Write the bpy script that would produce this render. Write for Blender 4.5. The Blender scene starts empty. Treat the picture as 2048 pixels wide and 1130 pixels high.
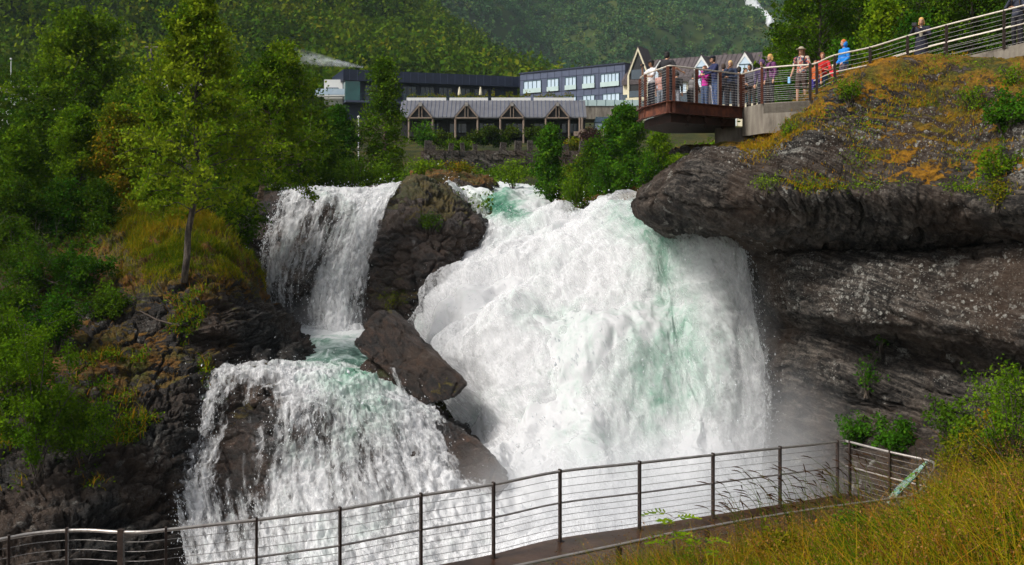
import bpy, bmesh, math, random
import numpy as np
from mathutils import Vector, Matrix, Euler
PI = math.pi
SC = bpy.context.scene
COL = SC.collection
F, CX, CY = 2010.0, 1024.0, 400.0      # focal length and principal point, in photo pixels


def P(px, py, d):
    """a point d metres ahead of the viewpoint, seen at photo position px, py"""
    return np.array([(px - CX) / F * d, d, (CY - py) / F * d])


# ------------------------------------------------------------------ noise
def _h(ix, iy, iz, seed):
    a = ix.astype(np.int64).astype(np.uint32)
    b = iy.astype(np.int64).astype(np.uint32)
    c = iz.astype(np.int64).astype(np.uint32)
    h = a * np.uint32(374761393) + b * np.uint32(668265263) + c * np.uint32(2246822519) + np.uint32((seed * 3266489917) & 0xffffffff)
    h = (h ^ (h >> np.uint32(13))) * np.uint32(1274126177)
    h = (h ^ (h >> np.uint32(16))) * np.uint32(2654435761)
    h = h ^ (h >> np.uint32(15))
    return h.astype(np.float64) / 4294967295.0


def vnoise(p, seed=0):
    p = np.asarray(p, float)
    i = np.floor(p)
    f = p - i
    f = f * f * f * (f * (f * 6 - 15) + 10)
    x, y, z = i[..., 0], i[..., 1], i[..., 2]
    fx, fy, fz = f[..., 0], f[..., 1], f[..., 2]
    r = 0
    for dx in (0, 1):
        for dy in (0, 1):
            for dz in (0, 1):
                w = (fx if dx else 1 - fx) * (fy if dy else 1 - fy) * (fz if dz else 1 - fz)
                r = r + w * _h(x + dx, y + dy, z + dz, seed)
    return r * 2 - 1


def fbm(p, octv=4, seed=0, gain=.5, lac=2.03):
    p = np.asarray(p, float)
    a, r, t = 1.0, 0, 0
    for k in range(octv):
        r = r + a * vnoise(p * lac ** k + 17.3 * k, seed + k)
        t += a
        a *= gain
    return r / t


def worley(p, seed=0):
    """distance to nearest, second nearest feature point, and the nearest cell's random number"""
    p = np.asarray(p, float)
    i = np.floor(p)
    d1 = np.full(p.shape[:-1], 9.)
    d2 = d1.copy()
    idr = np.zeros(p.shape[:-1])
    for dx in (-1, 0, 1):
        for dy in (-1, 0, 1):
            for dz in (-1, 0, 1):
                c = i + np.array([dx, dy, dz])
                o = np.stack([_h(c[..., 0], c[..., 1], c[..., 2], seed + k) for k in (11, 12, 13)], -1)
                d = np.linalg.norm(c + o - p, axis=-1)
                near = d < d1
                d2 = np.where(near, d1, np.minimum(d2, d))
                idr = np.where(near, _h(c[..., 0], c[..., 1], c[..., 2], seed + 14), idr)
                d1 = np.where(near, d, d1)
    return d1, d2, idr


def sstep(a, b, x):
    t = np.clip((np.asarray(x, float) - a) / (b - a), 0, 1)
    return t * t * (3 - 2 * t)


# ------------------------------------------------------------------ meshes
def make_mesh(name, V, faces, attrs=None, uv=None, smooth=False, mats=(), midx=None):
    """faces: list of (n,k) int arrays"""
    me = bpy.data.meshes.new(name)
    V = np.asarray(V, np.float32)
    me.vertices.add(len(V))
    me.vertices.foreach_set('co', V.ravel())
    loops = np.concatenate([np.asarray(f).ravel() for f in faces]).astype(np.int32)
    tot = np.concatenate([np.full(len(f), np.asarray(f).shape[1]) for f in faces]).astype(np.int32)
    start = np.concatenate([[0], np.cumsum(tot)[:-1]]).astype(np.int32)
    me.loops.add(len(loops))
    me.loops.foreach_set('vertex_index', loops)
    me.polygons.add(len(tot))
    me.polygons.foreach_set('loop_start', start)
    me.polygons.foreach_set('loop_total', tot)
    me.polygons.foreach_set('use_smooth', np.full(len(tot), bool(smooth)))
    if midx is not None:
        me.polygons.foreach_set('material_index', np.asarray(midx, np.int32))
    if uv is not None:
        l = me.uv_layers.new(name='UVMap')
        l.data.foreach_set('uv', np.asarray(uv, np.float32)[loops].ravel())
    for k, a in (attrs or {}).items():
        t = me.attributes.new(k, 'FLOAT', 'POINT')
        t.data.foreach_set('value', np.asarray(a, np.float32).ravel())
    me.update(calc_edges=True)
    me.validate()
    for m in mats:
        me.materials.append(m)
    return me


def link(name, me, parent=None, label=None, cat=None, group=None, kind=None, loc=None, rz=0, rot=None, scale=None):
    o = bpy.data.objects.new(name, me)
    COL.objects.link(o)
    if parent is not None:
        o.parent = parent
    if loc is not None:
        o.location = [float(c) for c in loc]
    o.rotation_euler = rot if rot is not None else (0, 0, rz)
    if scale is not None:
        o.scale = (scale,) * 3 if np.isscalar(scale) else scale
    for k, v in (('label', label), ('category', cat), ('group', group), ('kind', kind)):
        if v:
            o[k] = v
    return o


def empty(name, label, cat, loc=(0, 0, 0), rz=0, group=None):
    o = link(name, None, None, label, cat, group, None, loc, rz)
    o.empty_display_size = .2
    return o


class MB:
    """collects shapes, then links them as one mesh object"""
    def __init__(s):
        s.V, s.F, s.T, s.n, s.M = [], [], [], 0, []

    def add(s, V, faces, tint=0., m=0):
        V = np.asarray(V, float).reshape(-1, 3)
        for f in faces:
            f = np.asarray(f, int)
            s.F.append(f + s.n)
            s.M.append(np.full(len(f), m))
        s.V.append(V)
        s.T.append(np.broadcast_to(np.asarray(tint, float), (len(V),)))
        s.n += len(V)
        return s

    def box(s, c, size, rz=0, R=None, m=0, tint=0.):
        q = np.array([[x, y, z] for x in (-.5, .5) for y in (-.5, .5) for z in (-.5, .5)]) * np.asarray(size, float)
        if rz:
            R = np.array(Matrix.Rotation(rz, 3, 'Z'))
        if R is not None:
            q = q @ np.asarray(R).T
        return s.add(q + np.asarray(c, float), [[(0, 1, 3, 2), (4, 6, 7, 5), (0, 4, 5, 1), (2, 3, 7, 6), (0, 2, 6, 4), (1, 5, 7, 3)]], tint, m)

    def bx(s, x0, x1, y0, y1, z0, z1, m=0, tint=0.):
        return s.box(((x0 + x1) / 2, (y0 + y1) / 2, (z0 + z1) / 2), (abs(x1 - x0), abs(y1 - y0), abs(z1 - z0)), m=m, tint=tint)

    def tube(s, pts, r, n=6, cap=True, m=0, tint=0.):
        pts = np.asarray(pts, float)
        k = len(pts)
        r = np.broadcast_to(np.asarray(r, float), (k,))
        t = np.gradient(pts, axis=0)
        t /= np.linalg.norm(t, axis=1)[:, None] + 1e-9
        up = np.array([0, 0, 1.]) if abs(t[0][2]) < .9 else np.array([1., 0, 0])
        a = np.cross(t, up)
        a /= np.linalg.norm(a, axis=1)[:, None] + 1e-9
        for i in range(1, k):      # keep the frame from flipping
            if np.dot(a[i], a[i - 1]) < 0:
                a[i] = -a[i]
        b = np.cross(t, a)
        th = np.arange(n) * 2 * PI / n
        V = pts[:, None] + r[:, None, None] * (a[:, None] * np.cos(th)[None, :, None] + b[:, None] * np.sin(th)[None, :, None])
        i, j = np.meshgrid(np.arange(k - 1), np.arange(n), indexing='ij')
        q = np.stack([i * n + j, i * n + (j + 1) % n, (i + 1) * n + (j + 1) % n, (i + 1) * n + j], -1).reshape(-1, 4)
        fs = [q]
        if cap:
            fs.append(np.array([list(range(n))[::-1]]))
            fs.append(np.array([[(k - 1) * n + x for x in range(n)]]))
        return s.add(V.reshape(-1, 3), fs, tint, m)

    def ell(s, c, r, nu=14, nv=9, R=None, m=0, tint=0.):
        th = np.linspace(0, PI, nv)
        ph = np.arange(nu) * 2 * PI / nu
        V = np.stack([np.outer(np.sin(th), np.cos(ph)), np.outer(np.sin(th), np.sin(ph)), np.outer(np.cos(th), np.ones(nu))], -1).reshape(-1, 3) * np.asarray(r, float)
        if R is not None:
            V = V @ np.asarray(R).T
        i, j = np.meshgrid(np.arange(nv - 1), np.arange(nu), indexing='ij')
        q = np.stack([i * nu + j, (i + 1) * nu + j, (i + 1) * nu + (j + 1) % nu, i * nu + (j + 1) % nu], -1).reshape(-1, 4)
        return s.add(V + np.asarray(c, float), [q], tint, m)

    def cap(s, p0, p1, r0, r1, n=10):
        """a tapered capsule"""
        p0, p1 = np.asarray(p0, float), np.asarray(p1, float)
        d = p1 - p0
        d = d / (np.linalg.norm(d) + 1e-9)
        pts = [p0 - d * r0 * .98, p0 - d * r0 * .7, p0, p1, p1 + d * r1 * .7, p1 + d * r1 * .98]
        return s.tube(pts, [r0 * .2, r0 * .72, r0, r1, r1 * .72, r1 * .2], n)

    def prism(s, poly, y0, y1, m=0, tint=0.):
        """polygon in x,z (given counter-clockwise seen from -y), extruded from y0 to y1"""
        n = len(poly)
        V = [(x, y0, z) for x, z in poly] + [(x, y1, z) for x, z in poly]
        return s.add(V, [np.array([list(range(n))]), np.array([list(range(n, 2 * n))[::-1]]),
                         np.array([[(i + 1) % n, i, n + i, n + (i + 1) % n] for i in range(n)])], tint, m)

    def slab(s, poly, z0, z1, m=0):
        """polygon in x,y (counter-clockwise from above) extruded upwards; z1 may be a list"""
        n = len(poly)
        z0 = np.broadcast_to(z0, (n,))
        z1 = np.broadcast_to(z1, (n,))
        V = [(p[0], p[1], z0[i]) for i, p in enumerate(poly)] + [(p[0], p[1], z1[i]) for i, p in enumerate(poly)]
        return s.add(V, [np.array([list(range(n))[::-1]]), np.array([list(range(n, 2 * n))]),
                         np.array([[i, (i + 1) % n, n + (i + 1) % n, n + i] for i in range(n)])], 0, m)

    def mesh(s, name, mats, smooth=False):
        by = {}
        for f, mi in zip(s.F, s.M):
            by.setdefault(f.shape[1], []).append((f, mi))
        fs = [np.concatenate([a for a, b in v]) for v in by.values()]
        mi = np.concatenate([np.concatenate([b for a, b in v]) for v in by.values()])
        return make_mesh(name, np.concatenate(s.V), fs, {'tint': np.concatenate(s.T)}, None, smooth, mats, mi)

    def build(s, name, mats, parent=None, smooth=False, **kw):
        mats = mats if isinstance(mats, (list, tuple)) else [mats]
        return link(name, s.mesh(name, mats, smooth), parent, **kw)


def grid_faces(nv, nu):
    i, j = np.meshgrid(np.arange(nv - 1), np.arange(nu - 1), indexing='ij')
    return np.stack([i * nu + j, (i + 1) * nu + j, (i + 1) * nu + j + 1, i * nu + j + 1], -1).reshape(-1, 4)


def catmull(C, n):
    """resample the first axis with a Catmull-Rom spline"""
    C = np.asarray(C, float)
    m = len(C)
    E = np.concatenate([[2 * C[0] - C[1]], C, [2 * C[-1] - C[-2]]])
    t = np.linspace(0, m - 1 - 1e-9, n)
    i = t.astype(int)
    u = (t - i).reshape((-1,) + (1,) * (C.ndim - 1))
    a, b, c, d = E[i], E[i + 1], E[i + 2], E[i + 3]
    return .5 * (2 * b + (c - a) * u + (2 * a - 5 * b + 4 * c - d) * u * u + (3 * b - a - 3 * c + d) * u ** 3)


def to_world(rows):
    """rows of (px, py, d, extra...) -> rows of (x, y, z, extra...)"""
    R = np.array([[tuple(c) for c in r] for r in rows], float)
    W = R.copy()
    W[..., 0] = (R[..., 0] - CX) / F * R[..., 2]
    W[..., 1] = R[..., 2]
    W[..., 2] = (CY - R[..., 1]) / F * R[..., 2]
    return W


def loft(W, nv, nu):
    """control net in world space -> fine net, extra channels carried along"""
    A = catmull(W, nv)
    A = catmull(np.swapaxes(A, 0, 1), nu)
    return np.swapaxes(A, 0, 1)


def normals(G):
    dv = np.gradient(G[..., :3], axis=0)
    du = np.gradient(G[..., :3], axis=1)
    n = np.cross(dv, du)
    n /= np.linalg.norm(n, axis=-1)[..., None] + 1e-12
    flip = np.sign(np.sum(n * (G[..., :3] * -1), -1).mean())     # face the open side
    return n * (flip if flip else 1)


def arc_uv(G):
    du = np.linalg.norm(np.diff(G[..., :3], axis=1), axis=-1).mean(0)
    dv = np.linalg.norm(np.diff(G[..., :3], axis=0), axis=-1)
    U = np.concatenate([[0], np.cumsum(du)])
    Vv = np.concatenate([np.zeros((1, G.shape[1])), np.cumsum(dv, 0)], 0)
    return np.stack([np.broadcast_to(U, Vv.shape), Vv], -1)


def grid_obj(name, G, mats, attrs=None, uv=None, smooth=True, **kw):
    nv, nu = G.shape[:2]
    me = make_mesh(name, G[..., :3].reshape(-1, 3), [grid_faces(nv, nu)],
                   {k: a.ravel() for k, a in (attrs or {}).items()},
                   None if uv is None else uv.reshape(-1, 2), smooth, mats if isinstance(mats, (list, tuple)) else [mats])
    return link(name, me, **kw)


# ------------------------------------------------------------------ materials
class NT:
    def __init__(s, name):
        s.m = bpy.data.materials.new(name)
        s.m.use_nodes = True
        s.t = s.m.node_tree
        s.t.nodes.clear()
        s.out = s.t.nodes.new('ShaderNodeOutputMaterial')

    def n(s, typ, inp=None, **props):
        nd = s.t.nodes.new('ShaderNode' + typ)
        for k, v in props.items():
            setattr(nd, k, v)
        for k, v in (inp or {}).items():
            sk = nd.inputs[k]
            if isinstance(v, bpy.types.NodeSocket):
                s.t.links.new(v, sk)
            else:
                if isinstance(v, (tuple, list)) and len(v) == 3 and sk.type == 'RGBA':
                    v = (*v, 1)
                sk.default_value = v
        return nd

    def noise(s, vec, scale, detail=5, rough=.55, dist=0):
        return s.n('TexNoise', {'Vector': vec, 'Scale': scale, 'Detail': detail, 'Roughness': rough, 'Distortion': dist}).outputs['Fac']

    def map(s, vec, scale=(1, 1, 1), rot=(0, 0, 0), loc=(0, 0, 0)):
        return s.n('Mapping', {'Vector': vec, 'Scale': scale, 'Rotation': rot, 'Location': loc}).outputs[0]

    def ramp(s, fac, stops, interp='LINEAR'):
        nd = s.n('ValToRGB', {'Fac': fac})
        nd.color_ramp.interpolation = interp
        el = nd.color_ramp.elements
        while len(el) < len(stops):
            el.new(.5)
        for e, (p, c) in zip(el, stops):
            e.position = p
            e.color = (c, c, c, 1) if np.isscalar(c) else (*c, 1)
        return nd.outputs[0]

    def mix(s, f, a, b, mode='MIX'):
        nd = s.n('Mix', data_type='RGBA', blend_type=mode)
        for i, v in ((0, f), (6, a), (7, b)):
            if isinstance(v, bpy.types.NodeSocket):
                s.t.links.new(v, nd.inputs[i])
            else:
                nd.inputs[i].default_value = (*v, 1) if isinstance(v, (tuple, list)) else v
        return nd.outputs[2]

    def math(s, op, a, b=0., clamp=False):
        return s.n('Math', {0: a, 1: b}, operation=op, use_clamp=clamp).outputs[0]

    def attr(s, name):
        return s.n('Attribute', attribute_name=name).outputs['Fac']

    def obj(s):
        return s.n('TexCoord').outputs['Object']

    def bump(s, h, strength=.5, dist=.05):
        return s.n('Bump', {'Height': h, 'Strength': strength, 'Distance': dist}).outputs[0]

    def bsdf(s, color, rough=.7, normal=None, metal=0., spec=.5, **kw):
        i = {'Base Color': color, 'Roughness': rough, 'Metallic': metal, 'Specular IOR Level': spec}
        if normal is not None:
            i['Normal'] = normal
        i.update(kw)
        return s.n('BsdfPrincipled', i).outputs[0]

    def done(s, surf=None, vol=None):
        if surf is not None:
            s.t.links.new(surf, s.out.inputs['Surface'])
        if vol is not None:
            s.t.links.new(vol, s.out.inputs['Volume'])
        return s.m


_paint = {}


def paint(col, rough=.6, metal=0., var=.12, scale=6., bump=0., name=None):
    """a painted, woven or metal surface with a little mottling"""
    key = (tuple(col), rough, metal, var, scale, bump)
    if key in _paint:
        return _paint[key]
    t = NT(name or 'paint')
    o = t.obj()
    n = t.noise(o, scale, 5, .6)
    c = t.mix(n, tuple(max(0, x * (1 - var)) for x in col), tuple(min(1, x * (1 + var)) for x in col))
    nr = t.bump(t.noise(o, scale * 8, 3), bump, .02) if bump else None
    _paint[key] = t.done(t.bsdf(c, rough, nr, metal))
    return _paint[key]
# ================================================================== camera, light
cam = bpy.data.cameras.new('camera')
cam.sensor_width = 36
cam.lens = 36 * F / 2048
cam.shift_y = (CY - 565) / 2048
cam.clip_start = .2
cam.clip_end = 8000
co = bpy.data.objects.new('camera', cam)
COL.objects.link(co)
co.rotation_euler = (PI / 2, 0, 0)
SC.camera = co

SUN_EL, SUN_AZ = 47, 242         # azimuth from north (+y), clockwise: behind the viewer, a little to the left
w = bpy.data.worlds.new('World')
SC.world = w
w.use_nodes = True
wt = w.node_tree
wt.nodes.clear()
sky = wt.nodes.new('ShaderNodeTexSky')
sky.sky_type = 'NISHITA'
sky.sun_disc = False
sky.sun_elevation = math.radians(SUN_EL)
sky.sun_rotation = math.radians(SUN_AZ)
sky.dust_density = 4
hs = wt.nodes.new('ShaderNodeHueSaturation')
hs.inputs['Saturation'].default_value = .35
bg = wt.nodes.new('ShaderNodeBackground')
bg.inputs['Strength'].default_value = .062
wo = wt.nodes.new('ShaderNodeOutputWorld')
wt.links.new(sky.outputs[0], hs.inputs['Color'])
wt.links.new(hs.outputs[0], bg.inputs['Color'])
wt.links.new(bg.outputs[0], wo.inputs['Surface'])
sl = bpy.data.lights.new('sun', 'SUN')
sl.energy = 1.5
sl.angle = math.radians(12)
sl.color = (1, .96, .9)
so = bpy.data.objects.new('sun', sl)
COL.objects.link(so)
az, el = math.radians(SUN_AZ), math.radians(SUN_EL)
sd = Vector((math.sin(az) * math.cos(el), math.cos(az) * math.cos(el), math.sin(el)))
so.rotation_euler = sd.to_track_quat('Z', 'Y').to_euler()
vs = SC.view_settings
vs.view_transform = 'Standard'
vs.look = 'None'
vs.exposure = 1.22
vs.gamma = 1
SC.render.engine = 'CYCLES'
cy = SC.cycles
cy.use_denoising = True
cy.denoising_prefilter = 'ACCURATE'
cy.max_bounces = 9
cy.diffuse_bounces = 3
cy.glossy_bounces = 2
cy.transmission_bounces = 3
cy.transparent_max_bounces = 24
cy.volume_bounces = 3
cy.sample_clamp_indirect = 4
cy.volume_step_rate = 2.0


# ================================================================== rock and ground materials
def rock_mat(name, dark, light, beds=(0, 0, 1), sq=5., wet=.0, lichen=1., moss_a=(.38, .175, .005), moss_b=(.09, .10, .006), scale=1.):
    t = NT(name)
    p = t.obj()
    big = t.noise(p, .35 * scale, 4, .6)
    nv_ = Vector(beds).normalized()
    t1 = nv_.orthogonal().normalized()
    t2 = nv_.cross(t1)
    dt = [t.n('VectorMath', {0: p, 1: tuple(a * k for a in v)}, operation='DOT_PRODUCT').outputs['Value'] for v, k in ((nv_, sq), (t1, 1.), (t2, 1.))]
    sp_ = t.n('CombineXYZ', {0: dt[0], 1: dt[1], 2: dt[2]}).outputs[0]
    mid = t.math('ADD', t.math('MULTIPLY', t.noise(sp_, 1.0 * scale, 8, .70, .2), .74), t.math('MULTIPLY', t.noise(p, 2.2 * scale, 8, .7, .3), .26))
    fine = t.noise(p, 9 * scale, 5, .65)
    v = t.math('ADD', t.math('MULTIPLY', mid, .75), t.math('MULTIPLY', fine, .25))
    c = t.ramp(v, [(.40, tuple(x * .16 for x in dark)), (.475, tuple(x * .7 for x in dark)), (.54, tuple((a + b) / 2.4 for a, b in zip(dark, light))), (.63, tuple(x * 1.25 for x in light))])
    c = t.mix(t.ramp(big, [(.42, 0.), (.62, 1.)]), c, t.mix(.6, c, (.065, .035, .018)))         # rusty stain
    # lichen: round pale rosettes in drifts
    vo = t.n('TexVoronoi', {'Vector': t.mix(.04, p, t.n('TexNoise', {'Vector': p, 'Scale': 6.}).outputs['Color']), 'Scale': 4.5}).outputs['Distance']
    vo2 = t.n('TexVoronoi', {'Vector': p, 'Scale': 13.}).outputs['Distance']
    big_l = t.math('MULTIPLY', t.ramp(t.noise(p, 1.7, 6, .62, .4), [(.60, 0.), (.64, 1.)]), t.ramp(t.noise(p, .45, 2), [(.50, 0.), (.60, .8)]))
    drift = t.math('ADD', t.math('MULTIPLY', t.noise(p, .8, 5, .6), .8), t.math('MULTIPLY', t.attr('lich'), .5))
    l1 = t.math('MULTIPLY', t.ramp(vo, [(.20, 1.), (.30, 0.)]), t.ramp(drift, [(.50, 0.), (.60, 1.)]))
    l2 = t.math('MULTIPLY', t.ramp(vo2, [(.20, 1.), (.34, 0.)]), t.ramp(drift, [(.44, 0.), (.58, 1.)]))
    ll = t.math('MULTIPLY', t.math('MAXIMUM', t.math('MAXIMUM', l1, big_l), t.math('MULTIPLY', l2, .6)), lichen, True)
    ll = t.math('MULTIPLY', ll, t.ramp(t.noise(p, 22, 3), [(.38, .25), (.6, 1.)]))
    c = t.mix(ll, c, (.40, .39, .35))
    # moss
    nz = t.n('SeparateXYZ', {0: t.n('NewGeometry').outputs['Normal']}).outputs[2]
    mn = t.math('ADD', t.math('MULTIPLY', t.noise(p, 1.3, 7, .66), 1.2), t.math('MULTIPLY', nz, .28))
    ms = t.math('ADD', mn, t.attr('moss'))
    mk = t.ramp(ms, [(.95, 0.), (1.06, 1.)])
    mc = t.mix(t.ramp(t.noise(p, .9, 5, .6), [(.40, 0.), (.62, 1.)]), moss_a, moss_b)
    mc = t.mix(t.ramp(t.noise(p, 7, 4, .7), [(.35, .75), (.6, 0.)]), mc, (.035, .018, .004))
    c = t.mix(mk, c, mc)
    hb = t.math('ADD', t.math('MULTIPLY', v, 1.), t.math('MULTIPLY', t.math('MULTIPLY', mk, t.noise(p, 5, 5, .7)), .5))
    hb = t.math('ADD', hb, t.math('MULTIPLY', t.noise(p, 26, 3, .6), .12))
    nr = t.bump(hb, 1., .38)
    rough = t.math('ADD', t.math('MULTIPLY', mk, .3), .85 - .5 * wet, True)
    return t.done(t.bsdf(c, rough, nr, 0, .35 + .25 * wet))


M_cliff = rock_mat('cliff_rock', (.025, .0205, .017), (.165, .14, .117), (.62, .25, .75), 9.)
M_bank = rock_mat('bank_rock', (.005, .004, .003), (.046, .035, .026), (-.22, .05, 1), 8., wet=.45, lichen=.55, moss_a=(.20, .085, .006), moss_b=(.07, .08, .006))
M_wet = rock_mat('wet_rock', (.006, .0035, .0025), (.056, .028, .016), (.3, .1, .9), 2.5, wet=.8, lichen=.22, moss_a=(.10, .07, .006), moss_b=(.035, .045, .005))
M_boulder = rock_mat('boulder_rock', (.008, .0045, .003), (.070, .035, .020), (.6, .1, .8), 3., wet=.75, lichen=.15, moss_a=(.13, .10, .008), moss_b=(.05, .06, .006), scale=1.6)


def ground_mat():
    t = NT('ground_soil')
    p = t.obj()
    n = t.noise(p, .25, 7, .65)
    c = t.ramp(n, [(.32, (.012, .016, .004)), (.45, (.030, .042, .008)), (.56, (.07, .072, .012)), (.70, (.12, .075, .014))])
    c = t.mix(t.ramp(t.noise(p, 5, 5, .7), [(.4, .7), (.65, 0.)]), c, (.015, .014, .005))
    return t.done(t.bsdf(c, .95, t.bump(t.noise(p, 3, 6, .7), .8, .3), 0, .2))


def forest_floor_mat():
    t = NT('forest_floor')
    p = t.obj()
    n = t.noise(p, .02, 8, .65)
    c = t.ramp(n, [(.35, (.014, .022, .006)), (.5, (.026, .044, .010)), (.62, (.05, .065, .012)), (.72, (.08, .06, .02))])
    return t.done(t.bsdf(c, .95, None, 0, .1))


M_ground, M_floor = ground_mat(), forest_floor_mat()

# ================================================================== terrain
_by = [-80, 0, 3, 5, 9, 44, 47, 50, 58, 66, 75, 85, 100, 110, 140, 180, 260, 420, 700, 2000]
_bz = [-1.6, -1.7, -1.75, -2.3, -14, -14, -3, -.6, -.2, .3, 1.2, 2.4, 5.2, 6.2, 11, 15, 22, 34, 42, 42]


def ground_z(x, y):
    x, y = np.broadcast_arrays(np.asarray(x, float), np.asarray(y, float))
    z = np.interp(y, _by, _bz)
    # left bank, outside the gorge
    z = np.maximum(z, np.where(y > 9, -1.6 + 2.6 * sstep(40, 60, y) - 5 * sstep(24, 8, y), -99) * sstep(-15, -24, x) - 15 * (1 - sstep(-15, -24, x)))
    z = np.where((y > 41) & (y < 60), np.maximum(z, (-.9 + .03 * (y - 41)) * sstep(-9, -13, x) - 15 * (1 - sstep(-9, -13, x))), z)
    # right bank, level with the upper path
    r = sstep(32.5, 36.5, y) * sstep(6.5, 11, x - (y - 36) * .1) * (1 - sstep(60, 110, y))
    zr = 2.6 + .045 * np.clip(x - 10, 0, 60) + .02 * np.clip(y - 36, 0, 80)
    z = z * (1 - r) + np.maximum(z, zr) * r
    r2 = sstep(45.5, 52, y) * sstep(3.0, 7., x) * (1 - sstep(70, 100, y))
    z = z + r2 * 1.6 * (1 - r)
    # forested hill on the left and the mountain behind
    hl = 112 * sstep(165, 430, y) * sstep(38, -120, x - .0 * y) * (.86 + .16 * vnoise(np.stack([x / 60, y / 60, y * 0], -1), 5))
    hl = hl + 60 * sstep(150, 330, y) * sstep(-70, -190, x)
    n = vnoise(np.stack([x / 140, y / 140, y * 0 + 3.3], -1), 9) + .5 * vnoise(np.stack([x / 50, y / 50, y * 0], -1), 19)
    fh = np.clip(y - 690 - .12 * (x - 100), 0, None) * (.60 + 0 * x) + 26 * n * sstep(690, 820, y)
    z = z + np.maximum(hl, 0) + np.maximum(fh, 0)
    return z


def terrain(name, xs, ys, mat, **kw):
    X, Y = np.meshgrid(xs, ys)
    Z = ground_z(X, Y)
    G = np.stack([X, Y, Z], -1)
    G[..., 2] += .25 * fbm(G * [.35, .35, 0], 4, 31) * (1 - sstep(4, 9, Y) * (1 - sstep(40, 50, Y)))
    return grid_obj(name, G, mat, None, None, True, kind='structure', **kw)


ax = np.concatenate([np.linspace(-900, -60, 60), np.linspace(-58, 58, 150), np.linspace(60, 900, 60)])
terrain('ground', ax, np.concatenate([np.linspace(-80, 8, 30), np.linspace(9, 130, 150), np.linspace(133, 170, 14)]), M_ground)
terrain('forest_hill', ax, np.concatenate([np.linspace(170.0, 690, 90)]), M_floor)
terrain('mountain', np.linspace(-900, 1100, 120), np.linspace(690, 1500, 90), M_floor)


# ================================================================== rock faces
def strata(p, nrm, freq, amp, seed, warp=.35):
    """stepped layers: every bed sticks out by its own amount"""
    s = p @ np.asarray(nrm, float) * freq + warp * fbm(p * .45, 3, seed)
    i = np.floor(s)
    f = s - i
    a = _h(i, i * 0 + 3, i * 0 + 7, seed)
    b = _h(i + 1, i * 0 + 3, i * 0 + 7, seed)
    return amp * (a + (b - a) * sstep(.78, 1, f))


def rock_grid(name, rows, nv, nu, mat, rough=.25, st=None, blocks=.12, bscale=1.2, seed=1, grooves=(), moss_noise=0., label=None, cat=None, kind='structure', extra=None, fine=.05):
    W = to_world(rows) if extra is None else extra(to_world(rows))
    G = loft(W, nv, nu)
    p = G[..., :3]
    n = normals(G)
    d = rough * fbm(p * .55, 5, seed)
    bare = 1 - .62 * sstep(.0, .2, G[..., 3])          # moss cushions smooth the beds over
    if st is not None:
        for (nr, fq, am) in st:
            d = d + bare * strata(p, nr, fq, am, seed + 40)
    for (nr, fq, dp) in grooves:            # open joints along the bedding
        s = p @ np.asarray(nr, float) * fq + .45 * fbm(p * .6, 3, seed + 60)
        f = np.abs(s - np.floor(s) - .5) * 2
        d = d - bare * dp * (1 - sstep(0, .16, f)) * sstep(-.12, .18, fbm(p * .5 + np.floor(s)[..., None] * 3.7, 3, seed + 61))
    if blocks:
        d1, d2, idr = worley(p * bscale * np.array([1, 1, 1.5]) + .25 * fbm(p * 1.2, 3, seed + 3)[..., None], seed)
        d = d + blocks * (idr - .5) - blocks * .8 * (1 - sstep(0, .10, d2 - d1))
        d1, d2, idr = worley(p * bscale * 2.7 * np.array([1, 1, 1.7]), seed + 5)
        d = d + blocks * .4 * (idr - .5) - blocks * .3 * (1 - sstep(0, .12, d2 - d1))
    d = d + fine * fbm(p * 4.5, 3, seed + 9)
    G[..., :3] = p + n * d[..., None]
    at = {'moss': G[..., 3] if G.shape[-1] > 3 else np.zeros(G.shape[:2]), 'lich': G[..., 4] if G.shape[-1] > 4 else np.zeros(G.shape[:2])}
    o = grid_obj(name, G, mat, at, None, True, label=label, cat=cat, kind=kind)
    return o, G


def row(pts, moss, lich=0.):
    return [(x, y, d, moss if np.isscalar(moss) else moss[i], lich if np.isscalar(lich) else lich[i]) for i, (x, y, d) in enumerate(pts)]


# ---- the overhanging cliff on the right
T1 = row([(1385, 300, 34), (1450, 300, 32.3), (1530, 296, 31), (1612, 238, 30.2), (1700, 163, 30), (1780, 130, 29.7), (1880, 117, 29.3), (2048, 124, 28), (2300, 105, 25)], .30)
T2 = row([(1370, 325, 34.5), (1440, 308, 31.5), (1540, 310, 30.2), (1630, 268, 29.5), (1730, 232, 29.2), (1820, 218, 28.4), (1930, 220, 27.5), (2048, 240, 25.5), (2300, 240, 22.5)], [.0, .05, .03, .08, .20, .24, .26, .24, .2], .3)
T2b = row([(1350, 338, 35), (1415, 308, 31), (1510, 322, 29.6), (1610, 315, 28.8), (1715, 303, 28.4), (1820, 298, 27.6), (1930, 305, 26.6), (2048, 325, 24.7), (2300, 330, 21.8)], [-.2, -.1, -.12, -.04, .10, .18, .16, .2, .2], .36)
T3 = row([(1330, 352, 35.5), (1392, 328, 30.8), (1490, 356, 29.2), (1600, 374, 28.2), (1710, 372, 27.7), (1820, 368, 26.8), (1930, 385, 25.8), (2048, 398, 24), (2300, 415, 21)], [-.3, -.3, -.1, .05, .10, .20, .10, .0, .0], .1)
T4 = row([(1300, 372, 36), (1374, 350, 30.9), (1478, 382, 29.1), (1592, 398, 28.15), (1705, 398, 27.7), (1818, 396, 26.8), (1930, 406, 25.8), (2048, 416, 24), (2300, 432, 21)], -.3, .0)
U1 = row([(1275, 396, 37), (1322, 400, 32.6), (1440, 432, 30.8), (1580, 450, 29.7), (1710, 456, 29.1), (1822, 456, 28.2), (1935, 456, 27.2), (2048, 450, 25.3), (2300, 465, 22.4)], -.6, -.25)
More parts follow.
